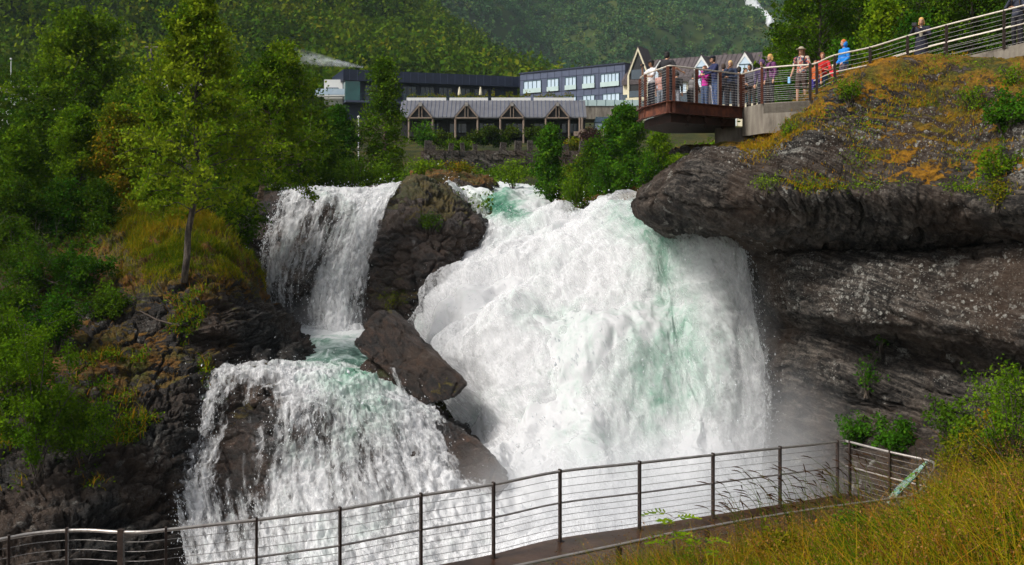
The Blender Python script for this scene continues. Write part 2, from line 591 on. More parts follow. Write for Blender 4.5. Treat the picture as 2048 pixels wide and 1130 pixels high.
U2 = row([(1283, 428, 38), (1330, 457, 36), (1425, 478, 36.5), (1555, 500, 34), (1695, 510, 31.2), (1820, 510, 30.2), (1940, 502, 29), (2048, 496, 27), (2300, 510, 24)], -.6, -.3)
C1 = row([(1330, 455, 41), (1390, 490, 39.5), (1478, 508, 37.2), (1575, 518, 32.2), (1700, 528, 29.3), (1820, 535, 28.2), (1940, 530, 27), (2048, 524, 25.3), (2300, 535, 22.5)], -.6, .25)
C2 = row([(1380, 560, 41), (1440, 575, 39.5), (1506, 597, 36.6), (1600, 612, 31), (1700, 622, 28.2), (1800, 632, 27.2), (1920, 655, 25.7), (2048, 674, 23.8), (2300, 690, 21)], -.5, .30)
C3 = row([(1380, 575, 41), (1440, 590, 39.8), (1506, 610, 37), (1600, 624, 31.8), (1700, 634, 28.9), (1800, 648, 27.9), (1920, 672, 26.3), (2048, 694, 24.3), (2300, 705, 21.5)], -.5, -.2)
D1 = row([(1380, 610, 41), (1450, 630, 39.5), (1520, 650, 37), (1600, 656, 33.2), (1700, 668, 30.8), (1800, 690, 29.8), (1920, 720, 28), (2048, 735, 26), (2300, 740, 23)], -.4, -.1)
D2 = row([(1390, 700, 40), (1450, 705, 38.5), (1520, 705, 35.6), (1600, 712, 32), (1700, 740, 29.6), (1800, 752, 28.5), (1920, 775, 26.9), (2048, 790, 25), (2300, 790, 22)], -.3, .15)
D3 = row([(1400, 800, 39), (1460, 800, 37.5), (1530, 800, 35), (1600, 795, 32.2), (1700, 812, 30), (1800, 832, 28.4), (1920, 850, 26.5), (2048, 852, 24.4), (2300, 850, 21.5)], -.3, -.1)
D4 = row([(1400, 950, 38), (1460, 950, 35), (1530, 950, 31.8), (1600, 950, 30.2), (1700, 945, 28.5), (1800, 935, 26.2), (1920, 920, 23.8), (2048, 910, 22), (2300, 910, 20)], -.1, -.3)
D5 = row([(1400, 1150, 35), (1460, 1150, 32), (1530, 1150, 29.8), (1600, 1140, 28), (1700, 1120, 25.8), (1800, 1090, 23.5), (1920, 1050, 21.5), (2048, 1010, 20), (2300, 1000, 18)], -.1, -.3)


def back_row(W):
    a, b = W[:1].copy(), W[:1].copy()
    a[..., 1] += 5.5
    a[..., 2] += .1
    b[..., 1] += 2.4
    b[..., 2] += .22
    return np.concatenate([a, b, W])


cliff, G_cliff = rock_grid('cliff', [T1, T2, T2b, T3, T4, U1, U2, C1, C2, C3, D1, D2, D3, D4, D5], 420, 520, M_cliff, .22,
                           [((.62, .25, .75), 1.9, .20), ((.62, .25, .75), 6.5, .10), ((.62, .25, .75), 15, .04), ((.08, -.05, 1), 2.2, .10)], .075, 1.0, 3, extra=back_row, grooves=(((.62, .25, .75), 1.6, .22), ((.62, .25, .75), 4.6, .10), ((.05, -.05, 1), 1.1, .16)))
# ---- the left bank with its grassy mound
B0 = row([(-260, 425, 44), (0, 420, 43), (150, 418, 42), (255, 420, 41), (330, 420, 40.5), (395, 432, 40.5), (445, 458, 41), (490, 515, 42), (512, 560, 44)], .4)
B0b = row([(-260, 490, 40), (0, 490, 39.5), (150, 485, 39), (245, 492, 38.2), (325, 492, 37.6), (400, 500, 37.4), (455, 520, 38), (500, 550, 40), (520, 580, 43)], .4)
B1 = row([(-260, 560, 37), (0, 565, 36.8), (150, 558, 36.4), (238, 558, 35.8), (320, 566, 35.2), (400, 568, 35), (462, 572, 36), (510, 582, 38), (528, 600, 42)], .35)
B2 = row([(-260, 640, 34.2), (0, 640, 34.2), (150, 636, 34.2), (240, 636, 34), (320, 646, 33.8), (420, 648, 34), (500, 640, 36), (556, 655, 39), (585, 660, 43)], [.1, .1, .15, .15, .1, .05, -.1, -.3, -.3], .25)
B3 = row([(-260, 720, 31.5), (0, 720, 31.5), (150, 708, 32), (250, 704, 32.4), (350, 704, 33), (450, 700, 34), (545, 702, 35.8), (604, 712, 36.4), (640, 712, 41)], [.22, .24, .32, .34, .26, .08, -.2, -.3, -.3], .1)
B4 = row([(-260, 780, 30), (0, 780, 30), (150, 768, 30.4), (250, 760, 31), (340, 752, 31.8), (400, 750, 32.4), (460, 742, 33.5), (535, 738, 34.4), (585, 738, 37)], [.2, .22, .28, .3, .2, -.05, -.3, -.3, -.3], .1)
B5 = row([(-260, 900, 27.6), (0, 900, 28), (150, 900, 28.4), (230, 900, 28.8), (300, 900, 29.2), (345, 900, 29.8), (372, 880, 31), (400, 850, 33), (430, 800, 35)], [-.05, -.05, -.1, -.1, -.15, -.1, -.2, -.2, -.2], .22)
B6 = row([(-260, 1010, 25.4), (0, 1010, 25.8), (150, 1010, 26.4), (230, 1010, 27.2), (300, 1010, 28), (350, 1010, 28.6), (375, 1000, 30), (400, 960, 32), (430, 900, 34)], [-.15, -.15, -.1, -.1, 0., .05, -.1, -.2, -.2], .1)
B7 = row([(-260, 1220, 22.5), (0, 1220, 23), (150, 1220, 24), (230, 1220, 25), (300, 1220, 26), (350, 1220, 27), (380, 1200, 28), (410, 1150, 30), (440, 1000, 33)], -.15, .1)
bank, G_bank = rock_grid('rock_bank', [B0, B0b, B1, B2, B3, B4, B5, B6, B7], 330, 330, M_bank, .3,
                         [((-.22, .1, 1), 1.5, .42), ((-.25, 0, 1), 4.2, .16)], .26, 1.1, 11, fine=.08, grooves=(((-.22, .1, 1), 2.2, .22), ((-.25, 0, 1), 5.5, .10)))
# ---- rock wall behind the left fall, up to the outcrop
L0 = row([(420, 400, 53), (500, 392, 52), (570, 388, 51), (640, 388, 50.5), (710, 385, 50.2), (760, 380, 50), (830, 380, 51)], .1)
L1 = row([(420, 440, 48), (480, 430, 47.5), (560, 400, 48), (640, 398, 48), (720, 396, 48), (780, 392, 48), (850, 400, 49)], -.1)
L2 = row([(420, 520, 46), (480, 520, 46), (545, 500, 46.6), (630, 480, 46.5), (720, 480, 46.8), (770, 480, 46.5), (850, 480, 48)], -.3)
L3 = row([(430, 600, 45), (490, 600, 45.2), (545, 590, 45.6), (620, 580, 45.6), (700, 580, 45.8), (770, 580, 45.3), (850, 580, 47)], -.3)
L4 = row([(440, 670, 43.5), (500, 670, 44), (560, 665, 44.6), (640, 665, 44.6), (720, 665, 44.2), (780, 660, 44), (850, 660, 45)], -.3)
L5 = row([(440, 760, 42), (500, 760, 42), (560, 760, 42), (640, 760, 42), (720, 760, 42), (780, 760, 42), (850, 760, 43)], -.3)
rock_grid('rock_face', [L0, L1, L2, L3, L4, L5], 160, 170, M_wet, .35, [((.1, 0, 1), 1.3, .25)], .22, .9, 21)
# ---- the outcrop that splits the river
O0 = row([(735, 420, 52), (790, 378, 52), (830, 366, 52), (880, 372, 52.5), (930, 400, 52.5), (960, 430, 52), (985, 470, 51)], .1)
O1 = row([(742, 430, 48), (784, 396, 47.4), (830, 360, 47.2), (882, 386, 47.4), (925, 410, 47.6), (958, 446, 48), (985, 480, 50)], [.1, .25, .38, .36, .2, .0, -.2])
O2 = row([(735, 470, 46.4), (770, 440, 45), (830, 430, 44.4), (885, 440, 44.2), (930, 450, 45), (962, 470, 46.6), (985, 500, 49)], [0, .1, .1, .12, .05, -.1, -.2], .2)
O3 = row([(728, 540, 45.6), (770, 520, 44), (830, 515, 43), (880, 515, 42.8), (905, 520, 43.6), (930, 530, 45), (960, 545, 48)], [0, .0, -.1, -.1, -.1, -.2, -.2], .15)
O4 = row([(725, 600, 45.2), (765, 590, 43.4), (820, 590, 42.4), (855, 590, 42.2), (875, 590, 43), (900, 595, 45), (940, 600, 48)], [.1, .2, .2, .15, .0, -.2, -.2])
O5 = row([(715, 660, 44.2), (755, 652, 43), (800, 650, 42), (835, 650, 41.8), (860, 650, 42.6), (890, 650, 44), (930, 650, 47)], -.15)
O6 = row([(700, 760, 42), (750, 760, 41), (800, 760, 40), (840, 760, 39.5), (870, 760, 40), (900, 760, 42), (940, 760, 45)], -.3)
outc, G_out = rock_grid('rock_outcrop', [O0, O1, O2, O3, O4, O5, O6], 190, 150, M_wet, .35, [((.35, .1, .9), 1.2, .22)], .30, 1.0, 31, fine=.09, grooves=(((.35, .1, .9), 1.8, .2),))
# ---- stepped rock under the lower fall
R0 = row([(330, 760, 35), (400, 752, 35), (470, 742, 35), (560, 738, 35.4), (660, 752, 35.5), (760, 765, 36), (840, 800, 36), (920, 850, 36), (1000, 900, 35)], -.1)
R1 = row([(330, 775, 33.2), (395, 770, 33), (460, 752, 33), (550, 748, 33), (650, 762, 33.2), (750, 775, 33.4), (840, 815, 33.4), (920, 870, 33), (1000, 930, 33)], [.1, .05, .12, .12, .0, -.3, -.3, -.3, -.3])
R2 = row([(330, 840, 32.2), (390, 840, 31.8), (460, 830, 31.8), (540, 825, 31.6), (640, 830, 31.4), (740, 840, 31.4), (840, 865, 31.4), (920, 910, 31.4), (1010, 960, 31.6)], [0, -.1, .1, .0, -.3, -.3, -.3, -.3, -.3])
R3 = row([(330, 900, 31.4), (390, 890, 31.1), (460, 880, 31.1), (540, 875, 30.8), (640, 890, 30.4), (740, 900, 30.2), (840, 910, 30.4), (920, 950, 30.4), (1010, 990, 30.6)], [0, -.1, .0, -.1, -.3, -.3, -.3, -.3, -.3])
R4 = row([(330, 1000, 30), (380, 990, 29.6), (460, 990, 29.4), (540, 990, 29.2), (640, 1000, 29), (740, 1000, 28.8), (840, 1000, 28.8), (930, 1010, 29), (1020, 1040, 29.2)], -.2)
R5 = row([(330, 1200, 27.5), (380, 1200, 27.3), (460, 1200, 27.2), (540, 1200, 27), (640, 1200, 27), (740, 1200, 26.8), (840, 1200, 26.8), (930, 1200, 26.8), (1020, 1200, 27)], -.2)
rock_grid('rock_ledge', [R0, R1, R2, R3, R4, R5], 240, 260, M_wet, .22, [((0, .15, 1), 1.6, .22), ((.1, 0, 1), 4, .07)], .20, 1.3, 41, fine=.06)
# ---- low rocky shore right of the rapids, under the bushes
S0 = row([(1090, 392, 62), (1140, 392, 58), (1200, 388, 54), (1260, 380, 50), (1320, 360, 47)], .3)
S1 = row([(1092, 412, 57), (1135, 420, 52), (1200, 408, 49.5), (1262, 396, 47), (1330, 380, 44)], .25)
S2 = row([(1096, 424, 55), (1135, 440, 50), (1200, 430, 48), (1265, 420, 45.6), (1330, 420, 43)], -.1)
S3 = row([(1100, 460, 53), (1135, 475, 48), (1200, 480, 46), (1265, 480, 44), (1330, 480, 42)], -.3)
rock_grid('river_bank', [S0, S1, S2, S3], 60, 90, M_bank, .3, None, .3, 1., 51)
# ---- grassy rock in the rapids behind the outcrop
K0 = row([(820, 345, 66), (880, 340, 66), (930, 345, 66), (985, 362, 66), (1000, 378, 67)], .5)
K1 = row([(820, 365, 60), (880, 352, 59), (930, 355, 58.5), (972, 366, 59), (984, 385, 62)], .35)
K2 = row([(820, 390, 57.5), (880, 385, 57), (930, 385, 57), (968, 388, 58), (982, 394, 61)], -.1)
K3 = row([(820, 430, 56.5), (880, 420, 56), (930, 420, 56), (966, 415, 57), (982, 410, 60)], -.3)
rock_grid('river_island', [K0, K1, K2, K3], 50, 70, M_bank, .3, None, .3, .9, 57)


# ---- loose boulders
def boulder(pts, label, mat, seed, cuts=5, bev=.16, rough=.12, block=.10, moss=.0, name='boulder', group=None):
    pts = [P(*q) for q in pts]
    c = np.mean(pts, 0)
    bm = bmesh.new()
    for q in pts:
        bm.verts.new(Vector(q - c))
    r = bmesh.ops.convex_hull(bm, input=bm.verts)
    bmesh.ops.delete(bm, geom=[v for v in bm.verts if not v.link_faces], context='VERTS')
    bmesh.ops.dissolve_limit(bm, angle_limit=.12, verts=bm.verts, edges=bm.edges)
    bmesh.ops.bevel(bm, geom=list(bm.edges), offset=bev, segments=3, profile=.6, affect='EDGES', clamp_overlap=True)
    bmesh.ops.triangulate(bm, faces=bm.faces)
    for k in range(cuts):
        long_ = [e for e in bm.edges if e.calc_length() > .09]
        if not long_ or len(bm.faces) > 60000:
            break
        bmesh.ops.subdivide_edges(bm, edges=long_, cuts=1)
        bmesh.ops.triangulate(bm, faces=[f for f in bm.faces if len(f.verts) > 3])
    bm.normal_update()
    V = np.array([v.co for v in bm.verts])
    N = np.array([v.normal for v in bm.verts])
    w_ = V + c
    d1, d2, idr = worley(w_ * 1.1, seed)
    d = rough * fbm(w_ * 1.3, 5, seed) + block * (idr - .5) - block * .6 * (1 - sstep(0, .1, d2 - d1)) + .04 * fbm(w_ * 6, 3, seed)
    V = V + N * d[:, None]
    for v, q in zip(bm.verts, V):
        v.co = q
    me = bpy.data.meshes.new(name)
    bm.to_mesh(me)
    bm.free()
    for k, val in (('moss', moss), ('lich', -.1)):
        a = me.attributes.new(k, 'FLOAT', 'POINT')
        val = val(V + c) if callable(val) else np.full(len(V), val)
        a.data.foreach_set('value', np.asarray(val, np.float32))
    me.polygons.foreach_set('use_smooth', np.ones(len(me.polygons), bool))
    me.materials.append(mat)
    return link(name, me, None, label, 'boulder', group, None, c)


boulder([(704, 684, 33.6), (752, 622, 34.4), (792, 618, 35.4), (812, 640, 36.4), (936, 766, 32.8), (905, 796, 32.4), (845, 814, 32.2), (780, 752, 32.6),
         (712, 690, 35), (850, 800, 35.2), (925, 775, 35.4)],
        'large tilted brown boulder with moss patches wedged between the two falls', M_boulder, 61, moss=lambda q: -.08 + .45 * np.exp(-(np.linalg.norm(q - P(890, 768, 32.3), axis=1) / .55) ** 2) + .2 * np.exp(-(np.linalg.norm(q - P(775, 625, 35), axis=1) / .5) ** 2), block=.12, rough=.12, bev=.08)
boulder([(716, 738, 33.4), (735, 716, 33.6), (765, 722, 33.6), (790, 760, 33), (800, 790, 33), (770, 785, 32.8), (725, 752, 33), (745, 725, 35), (795, 770, 35)],
        'small dark wet rock tucked under the left end of the large tilted boulder', M_wet, 63, bev=.1, moss=.1)
boulder([(868, 838, 31.6), (905, 848, 31.2), (950, 872, 30.6), (1000, 922, 29.8), (1022, 962, 29.4), (985, 1010, 28.6), (930, 990, 28.8), (900, 930, 29.6),
         (900, 850, 33.5), (1010, 940, 32.5), (960, 1000, 31)],
        'dark spray covered rock at the foot of the big fall, below the tilted boulder', M_wet, 65, moss=-.4)
boulder([(488, 770, 32.2), (505, 752, 32.2), (528, 768, 32), (530, 800, 31.8), (505, 812, 31.6), (490, 800, 31.8), (510, 770, 33.4), (512, 800, 33.4)],
        'small dark rock standing out of the lower left fall near its lip', M_wet, 67, bev=.08, moss=-.1)
# ================================================================== water materials
def foam_mat(name, thin=False, green=(.05, .22, .13), streak=(9, 1.6), cover=.5, sharp=.12, bumpy=.7):
    """white water; 'green' attribute: how much clear glacier water shows; thin sheets let the rock show between the streaks"""
    t = NT(name)
    p = t.obj()
    uv = t.n('UVMap').outputs[0]
    suv = t.map(uv, (streak[0], streak[1], 1))
    warp = t.n('TexNoise', {'Vector': uv, 'Scale': .8, 'Detail': 3.}).outputs['Color']
    suv = t.mix(.06, suv, warp, 'LINEAR_LIGHT')
    s1 = t.noise(suv, .55, 7, .68, .5)
    s2 = t.noise(t.map(uv, (streak[0] * 1.1, streak[1] * 2.2, 1)), 1.2, 4, .6)
    big = t.noise(p, .42, 6, .62, .5)
    v = t.math('ADD', t.math('MULTIPLY', s1, .6), t.math('MULTIPLY', s2, .4))
    med = t.noise(t.map(p, (1, 1, .55)), 1.6, 6, .68, .4)
    g = t.math('ADD', t.attr('green'), t.math('MULTIPLY', t.math('SUBTRACT', big, .46), .95))
    g = t.math('ADD', g, t.math('MULTIPLY', t.math('SUBTRACT', med, .5), .9))
    g = t.math('ADD', g, t.math('MULTIPLY', t.math('SUBTRACT', v, .5), .5))
    c = t.ramp(g, [(.08, (.87, .87, .88)), (.27, (.78, .83, .81)), (.44, (.52, .66, .59)), (.60, (.22, .43, .32)), (.85, green)])
    # thin places look through to dark water and rock: drifts of small dark flecks
    fleck = t.noise(t.map(uv, (streak[0] * 2.2, streak[1] * 2.4, 1)), 1., 4, .65)
    drift = t.math('ADD', t.math('MULTIPLY', t.noise(p, .7, 4, .6), .55), t.math('MULTIPLY', med, .45))
    fl = t.math('ADD', t.math('MULTIPLY', fleck, .55), t.math('MULTIPLY', drift, .45))
    c = t.mix(t.ramp(fl, [(.35, .8), (.435, 0.)]), c, (.25, .29, .33))
    nr = t.bump(t.math('ADD', v, t.math('MULTIPLY', t.noise(p, 3, 5, .65), .8)), bumpy, .15)
    d = t.n('BsdfDiffuse', {'Color': c, 'Normal': nr}).outputs[0]
    tr = t.n('BsdfTranslucent', {'Color': c, 'Normal': nr}).outputs[0]
    gl = t.n('BsdfGlossy', {'Color': (1, 1, 1), 'Roughness': .5, 'Normal': nr}).outputs[0]
    sh = t.n('MixShader', {0: .46, 1: d, 2: tr}).outputs[0]
    sh = t.n('MixShader', {0: .012, 1: sh, 2: gl}).outputs[0]
    if thin:
        a = t.math('ADD', t.attr('dens'), t.math('MULTIPLY', t.math('SUBTRACT', v, .5), 1.9))
        a = t.math('ADD', a, t.math('MULTIPLY', t.math('SUBTRACT', t.noise(t.map(uv, (1.7, .35, 1)), 1., 4, .6), .5), .9))
        al = t.ramp(a, [(cover - sharp, 0.), (cover + sharp, 1.)])
        sh = t.n('MixShader', {0: al, 1: t.n('BsdfTransparent').outputs[0], 2: sh}).outputs[0]
    return t.done(sh)


M_foam = foam_mat('white_water', streak=(3.6, 1.5), bumpy=.16)
M_veil = foam_mat('falling_water', True, streak=(5.2, .85), cover=.5, sharp=.22)
M_haze = foam_mat('loose_white_water', True, streak=(9, 2.6), cover=.5, sharp=.5, bumpy=.3)
M_veil2 = foam_mat('falling_water_strands', True, streak=(7, 1.2), cover=.62, sharp=.18)


def river_mat():
    t = NT('river_water')
    p = t.obj()
    fo = t.math('ADD', t.noise(t.map(p, (1, .55, 1)), 1.1, 8, .68, .8), t.attr('foam'))
    c = t.ramp(fo, [(.38, (.035, .10, .07)), (.47, (.15, .27, .21)), (.55, (.46, .56, .52)), (.64, (.72, .74, .74))])
    nr = t.bump(t.math('ADD', t.noise(p, 3.2, 6, .65), fo), .8, .12)
    return t.done(t.bsdf(c, .28, nr, 0, .5))


M_river = river_mat()


def water_sheet(name, rows, nv, nu, mats, seed, big=.5, mid=.18, fine=.06, bscale=.5, lift=0., aniso=(1, 1, .6), edge=.0, kind='structure'):
    """rows of (px, py, d, dens, green)"""
    G = loft(to_world(rows), nv, nu)
    uv = arc_uv(G)
    n = normals(G)
    p = G[..., :3] * np.array(aniso)
    q = p + .5 * np.stack([fbm(p * .7 + 9 * k, 3, seed + k) for k in range(3)], -1)
    d = big * (fbm(q * bscale, 4, seed) + .3) + mid * (.5 - np.abs(fbm(q * bscale * 3.1, 4, seed + 3))) * 2 + fine * fbm(q * 4, 3, seed + 7)
    d = d * (1 if not edge else np.minimum(1, .25 + G[..., 3]))
    G[..., :3] += n * (d + lift)[..., None]
    o = grid_obj(name, G, mats, {'dens': G[..., 3], 'green': G[..., 4]}, uv, True, kind=kind)
    return o, G


def wr(pts, dens=1., green=0.):
    f = lambda v, i: v if np.isscalar(v) else v[i]
    return [(x, y, d, f(dens, i), f(green, i)) for i, (x, y, d) in enumerate(pts)]


# ---- the big fall
W_rows = [
    wr([(872, 378, 58), (925, 393, 57), (985, 398, 56), (1045, 408, 55), (1098, 428, 53), (1150, 446, 51), (1225, 446, 49), (1290, 436, 47), (1350, 490, 46)], 1, [0, .05, .2, .2, .1, .1, .0, .1, .2]),
    wr([(890, 392, 53.5), (948, 420, 52.5), (1000, 430, 51.5), (1060, 432, 50.5), (1120, 445, 48.5), (1160, 452, 46.5), (1225, 440, 44.5), (1288, 432, 43), (1370, 480, 41)], 1, [0, .15, .75, .15, .0, .0, .05, .15, .2]),
    wr([(930, 470, 49), (975, 470, 48), (1035, 475, 46.5), (1100, 480, 45), (1160, 480, 43), (1215, 470, 41.5), (1290, 460, 40), (1352, 482, 38.4), (1416, 462, 37.2)], 1, [-.1, 0, .12, .1, -.1, .22, .36, .34, .08]),
    wr([(918, 530, 46.5), (950, 525, 45), (1020, 525, 43), (1100, 525, 41), (1180, 520, 39.4), (1262, 505, 38.4), (1330, 520, 37.8), (1404, 492, 36.4), (1468, 500, 36.2)], 1, [-.1, -.05, 0, .05, .0, .12, .40, .18, .05]),
    wr([(872, 590, 44.4), (915, 590, 42), (1000, 592, 39.8), (1090, 592, 38.4), (1180, 590, 37.3), (1268, 585, 36.9), (1345, 590, 36.8), (1425, 588, 35.4), (1500, 590, 35.4)], 1, [.0, .0, .02, .1, .05, .16, .42, .15, .0]),
    wr([(856, 682, 41.4), (900, 690, 38.8), (990, 700, 36.6), (1090, 700, 35.2), (1180, 700, 34.5), (1268, 690, 34.5), (1350, 690, 34.8), (1440, 690, 34), (1520, 690, 34.4)], 1, [.05, -.05, -.05, .1, .16, .22, .34, .18, .0]),
    wr([(885, 790, 38), (955, 805, 36), (1040, 818, 34.2), (1120, 820, 33.2), (1200, 820, 32.6), (1290, 815, 32.6), (1370, 812, 33), (1450, 805, 33), (1528, 795, 33.4)], 1, [.1, .12, .05, .0, .16, .22, .22, .1, .0]),
    wr([(935, 890, 34.4), (1010, 915, 33), (1085, 925, 31.8), (1160, 928, 31), (1230, 928, 31), (1310, 925, 31), (1385, 918, 31.6), (1450, 905, 31.8), (1530, 890, 32.2)], 1, [.0, -.15, -.15, .05, .1, .1, .05, -.05, -.1]),
    wr([(950, 1000, 30.5), (1030, 1020, 29.6), (1100, 1025, 29), (1170, 1025, 28.6), (1240, 1020, 28.6), (1310, 1015, 28.8), (1390, 1005, 29.4), (1455, 990, 30.2), (1530, 975, 31)], 1, -.2),
    wr([(930, 1200, 26), (1030, 1190, 25.6), (1110, 1180, 25.4), (1180, 1170, 25.4), (1250, 1160, 25.6), (1320, 1150, 26), (1400, 1130, 26.8), (1470, 1100, 28), (1535, 1070, 29.4)], 1, -.2)]
fall, G_fall = water_sheet('waterfall', W_rows, 520, 460, M_foam, 71, big=1.0, mid=.07, fine=.015, bscale=.50, aniso=(1, .7, .5))
# loose outer water of the same fall
W2 = [[(x, y, d - .45, dn, g) for (x, y, d, dn, g) in r] for r in W_rows[1:]]
W2 = [[(x, y, d, (.40 if 0 < i < len(r) - 1 else .15) - (.12 if abs(g) > .2 and g > 0 else 0), g) for i, (x, y, d, dn, g) in enumerate(r)] for r in W2]
water_sheet('waterfall_spray_sheet', W2, 300, 260, M_haze, 75, big=1.15, mid=.20, fine=.08, bscale=.45, aniso=(1, .9, .55))
# ---- left upper fall
A = lambda *q: list(q)
LF = [
    wr([(575, 398, 50), (605, 388, 49.6), (645, 386, 49.2), (690, 388, 49), (735, 386, 48.8), (770, 380, 48.6), (805, 376, 48.6)], [.35, .6, .7, .75, .75, .7, .5]),
    wr([(566, 402, 47.3), (600, 396, 47.1), (645, 394, 47), (690, 396, 47), (735, 396, 46.9), (768, 390, 46.8), (800, 384, 46.8)], [.4, .62, .62, .66, .68, .75, .55]),
    wr([(545, 455, 46.4), (585, 445, 46.1), (635, 440, 45.9), (680, 440, 45.8), (715, 440, 45.8), (742, 432, 45.8), (776, 425, 45.8)], [.38, .55, .42, .40, .55, .75, .5]),
    wr([(530, 520, 45.7), (570, 512, 45.4), (615, 510, 45.2), (655, 510, 45.1), (690, 508, 45.1), (718, 505, 45.1), (748, 500, 45.2)], [.36, .54, .40, .46, .66, .68, .42]),
    wr([(524, 585, 45), (562, 582, 44.8), (602, 582, 44.6), (642, 582, 44.4), (676, 582, 44.4), (704, 580, 44.4), (732, 575, 44.6)], [.34, .50, .28, .46, .72, .62, .34]),
    wr([(522, 640, 44.2), (562, 645, 44.1), (602, 650, 44), (640, 652, 43.8), (670, 655, 43.6), (696, 655, 43.7), (722, 650, 44)], [.30, .45, .18, .46, .76, .6, .26]),
    wr([(520, 670, 43.6), (560, 672, 43.6), (602, 674, 43.4), (640, 676, 43.2), (670, 678, 43), (696, 678, 43), (722, 674, 43.4)], [.3, .5, .4, .6, .8, .7, .3])]
_, G_lf = water_sheet('waterfall', LF, 260, 200, M_veil, 81, big=.28, mid=.12, fine=.05, bscale=.9, lift=.15)
LF2 = [[(x, y, d - .35, dn - .03, g) for (x, y, d, dn, g) in r] for r in LF[1:]]
water_sheet('waterfall_strands', LF2, 200, 160, M_veil2, 83, big=.35, mid=.15, fine=.05, bscale=.8, lift=.1)
# ---- lower left fall
BF = [
    wr([(402, 768, 34), (445, 752, 34), (510, 748, 34.2), (570, 746, 34.4), (625, 746, 34.8), (680, 742, 35), (730, 752, 34.6), (790, 775, 34.2), (850, 812, 34)], [.2, .3, .35, .5, .8, .9, .85, .7, .6], [0, 0, 0, 0, .2, .42, .3, .1, 0]),
    wr([(396, 775, 33), (440, 758, 32.8), (505, 754, 32.7), (565, 752, 32.7), (622, 758, 32.8), (682, 762, 32.9), (740, 772, 32.9), (800, 795, 32.8), (862, 830, 32.6)], [.45, .55, .52, .60, .75, .85, .8, .75, .66], [0, 0, 0, 0, .1, .36, .3, .05, 0]),
    wr([(390, 840, 31.5), (430, 830, 31.3), (490, 822, 31.1), (560, 820, 30.9), (625, 820, 30.9), (690, 825, 31), (755, 835, 31), (825, 860, 31), (895, 895, 31)], [.44, .46, .14, .40, .52, .50, .54, .64, .50], [0, 0, 0, 0, .02, .20, .2, .0, 0]),
    wr([(376, 905, 30.6), (420, 892, 30.5), (482, 885, 30.2), (555, 882, 30), (625, 885, 29.9), (695, 890, 29.9), (770, 898, 30), (845, 915, 30.2), (925, 940, 30.4)], [.42, .44, .08, .34, .50, .46, .50, .62, .48], [0, 0, 0, 0, .05, .14, .1, 0, 0]),
    wr([(352, 965, 29.6), (400, 958, 29.4), (470, 955, 29.2), (548, 955, 29), (625, 958, 28.9), (700, 960, 28.9), (785, 965, 29), (870, 975, 29.3), (965, 990, 29.6)], [.48, .54, .12, .36, .58, .50, .55, .70, .55], 0),
    wr([(362, 1040, 28.2), (410, 1040, 28.1), (475, 1040, 28), (550, 1040, 27.9), (630, 1040, 27.8), (715, 1040, 27.8), (805, 1040, 28), (900, 1045, 28.2), (1000, 1050, 28.6)], [.46, .56, .44, .55, .66, .62, .68, .8, .8], 0),
    wr([(385, 1200, 25.8), (430, 1200, 25.7), (490, 1200, 25.6), (560, 1200, 25.6), (640, 1200, 25.6), (725, 1200, 25.6), (815, 1200, 25.7), (920, 1200, 25.8), (1030, 1200, 26)], [.45, .6, .6, .62, .7, .7, .75, .85, .85], 0)]
_, G_bf = water_sheet('waterfall', BF, 300, 320, M_veil, 85, big=.24, mid=.14, fine=.05, bscale=1.0, lift=.12)
BF2 = [[(x, y, d - .35, dn - .04, g) for (x, y, d, dn, g) in r] for r in BF[1:]]
water_sheet('waterfall_strands', BF2, 240, 240, M_veil2, 87, big=.34, mid=.16, fine=.06, bscale=.9, lift=.08)
# trickle in the gap between the tilted boulder and the small rock, and one on the outcrop
TR = [wr([(775, 738, 32.9), (785, 736, 32.85), (798, 738, 32.8)], [.2, .55, .2]), wr([(783, 760, 32.5), (793, 760, 32.4), (806, 762, 32.4)], [.15, .6, .2]), wr([(792, 790, 32.2), (803, 792, 32.1), (822, 795, 32.1)], [.2, .6, .3])]
water_sheet('waterfall_strands', TR, 40, 16, M_veil, 88, big=.03, mid=.03, fine=.02)
TR = [wr([(818, 455, 43.4), (822, 455, 43.3), (827, 455, 43.3)], [.0, .36, .0]), wr([(822, 478, 42.9), (827, 478, 42.8), (832, 478, 42.8)], [.05, .38, .05]), wr([(826, 505, 42.4), (832, 505, 42.3), (838, 505, 42.3)], [.0, .3, .0])]
water_sheet('waterfall_strands', TR, 40, 12, M_veil, 89, big=.03, mid=.03, fine=.02, lift=.2)


# ---- still and running water
def water_pool(name, rows, nv, nu, seed, amp=.08, **kw):
    G = loft(to_world(rows), nv, nu)
    p = G[..., :3]
    G[..., 2] += amp * fbm(p * [1.2, .9, 1], 4, seed) + amp * .6 * (.5 - np.abs(fbm(p * 3.2, 3, seed + 2)))
    return grid_obj(name, G, M_river, {'foam': G[..., 3]}, None, True, kind='structure')


def fr(pts, foam):
    return [(x, y, d, foam if np.isscalar(foam) else foam[i]) for i, (x, y, d) in enumerate(pts)]


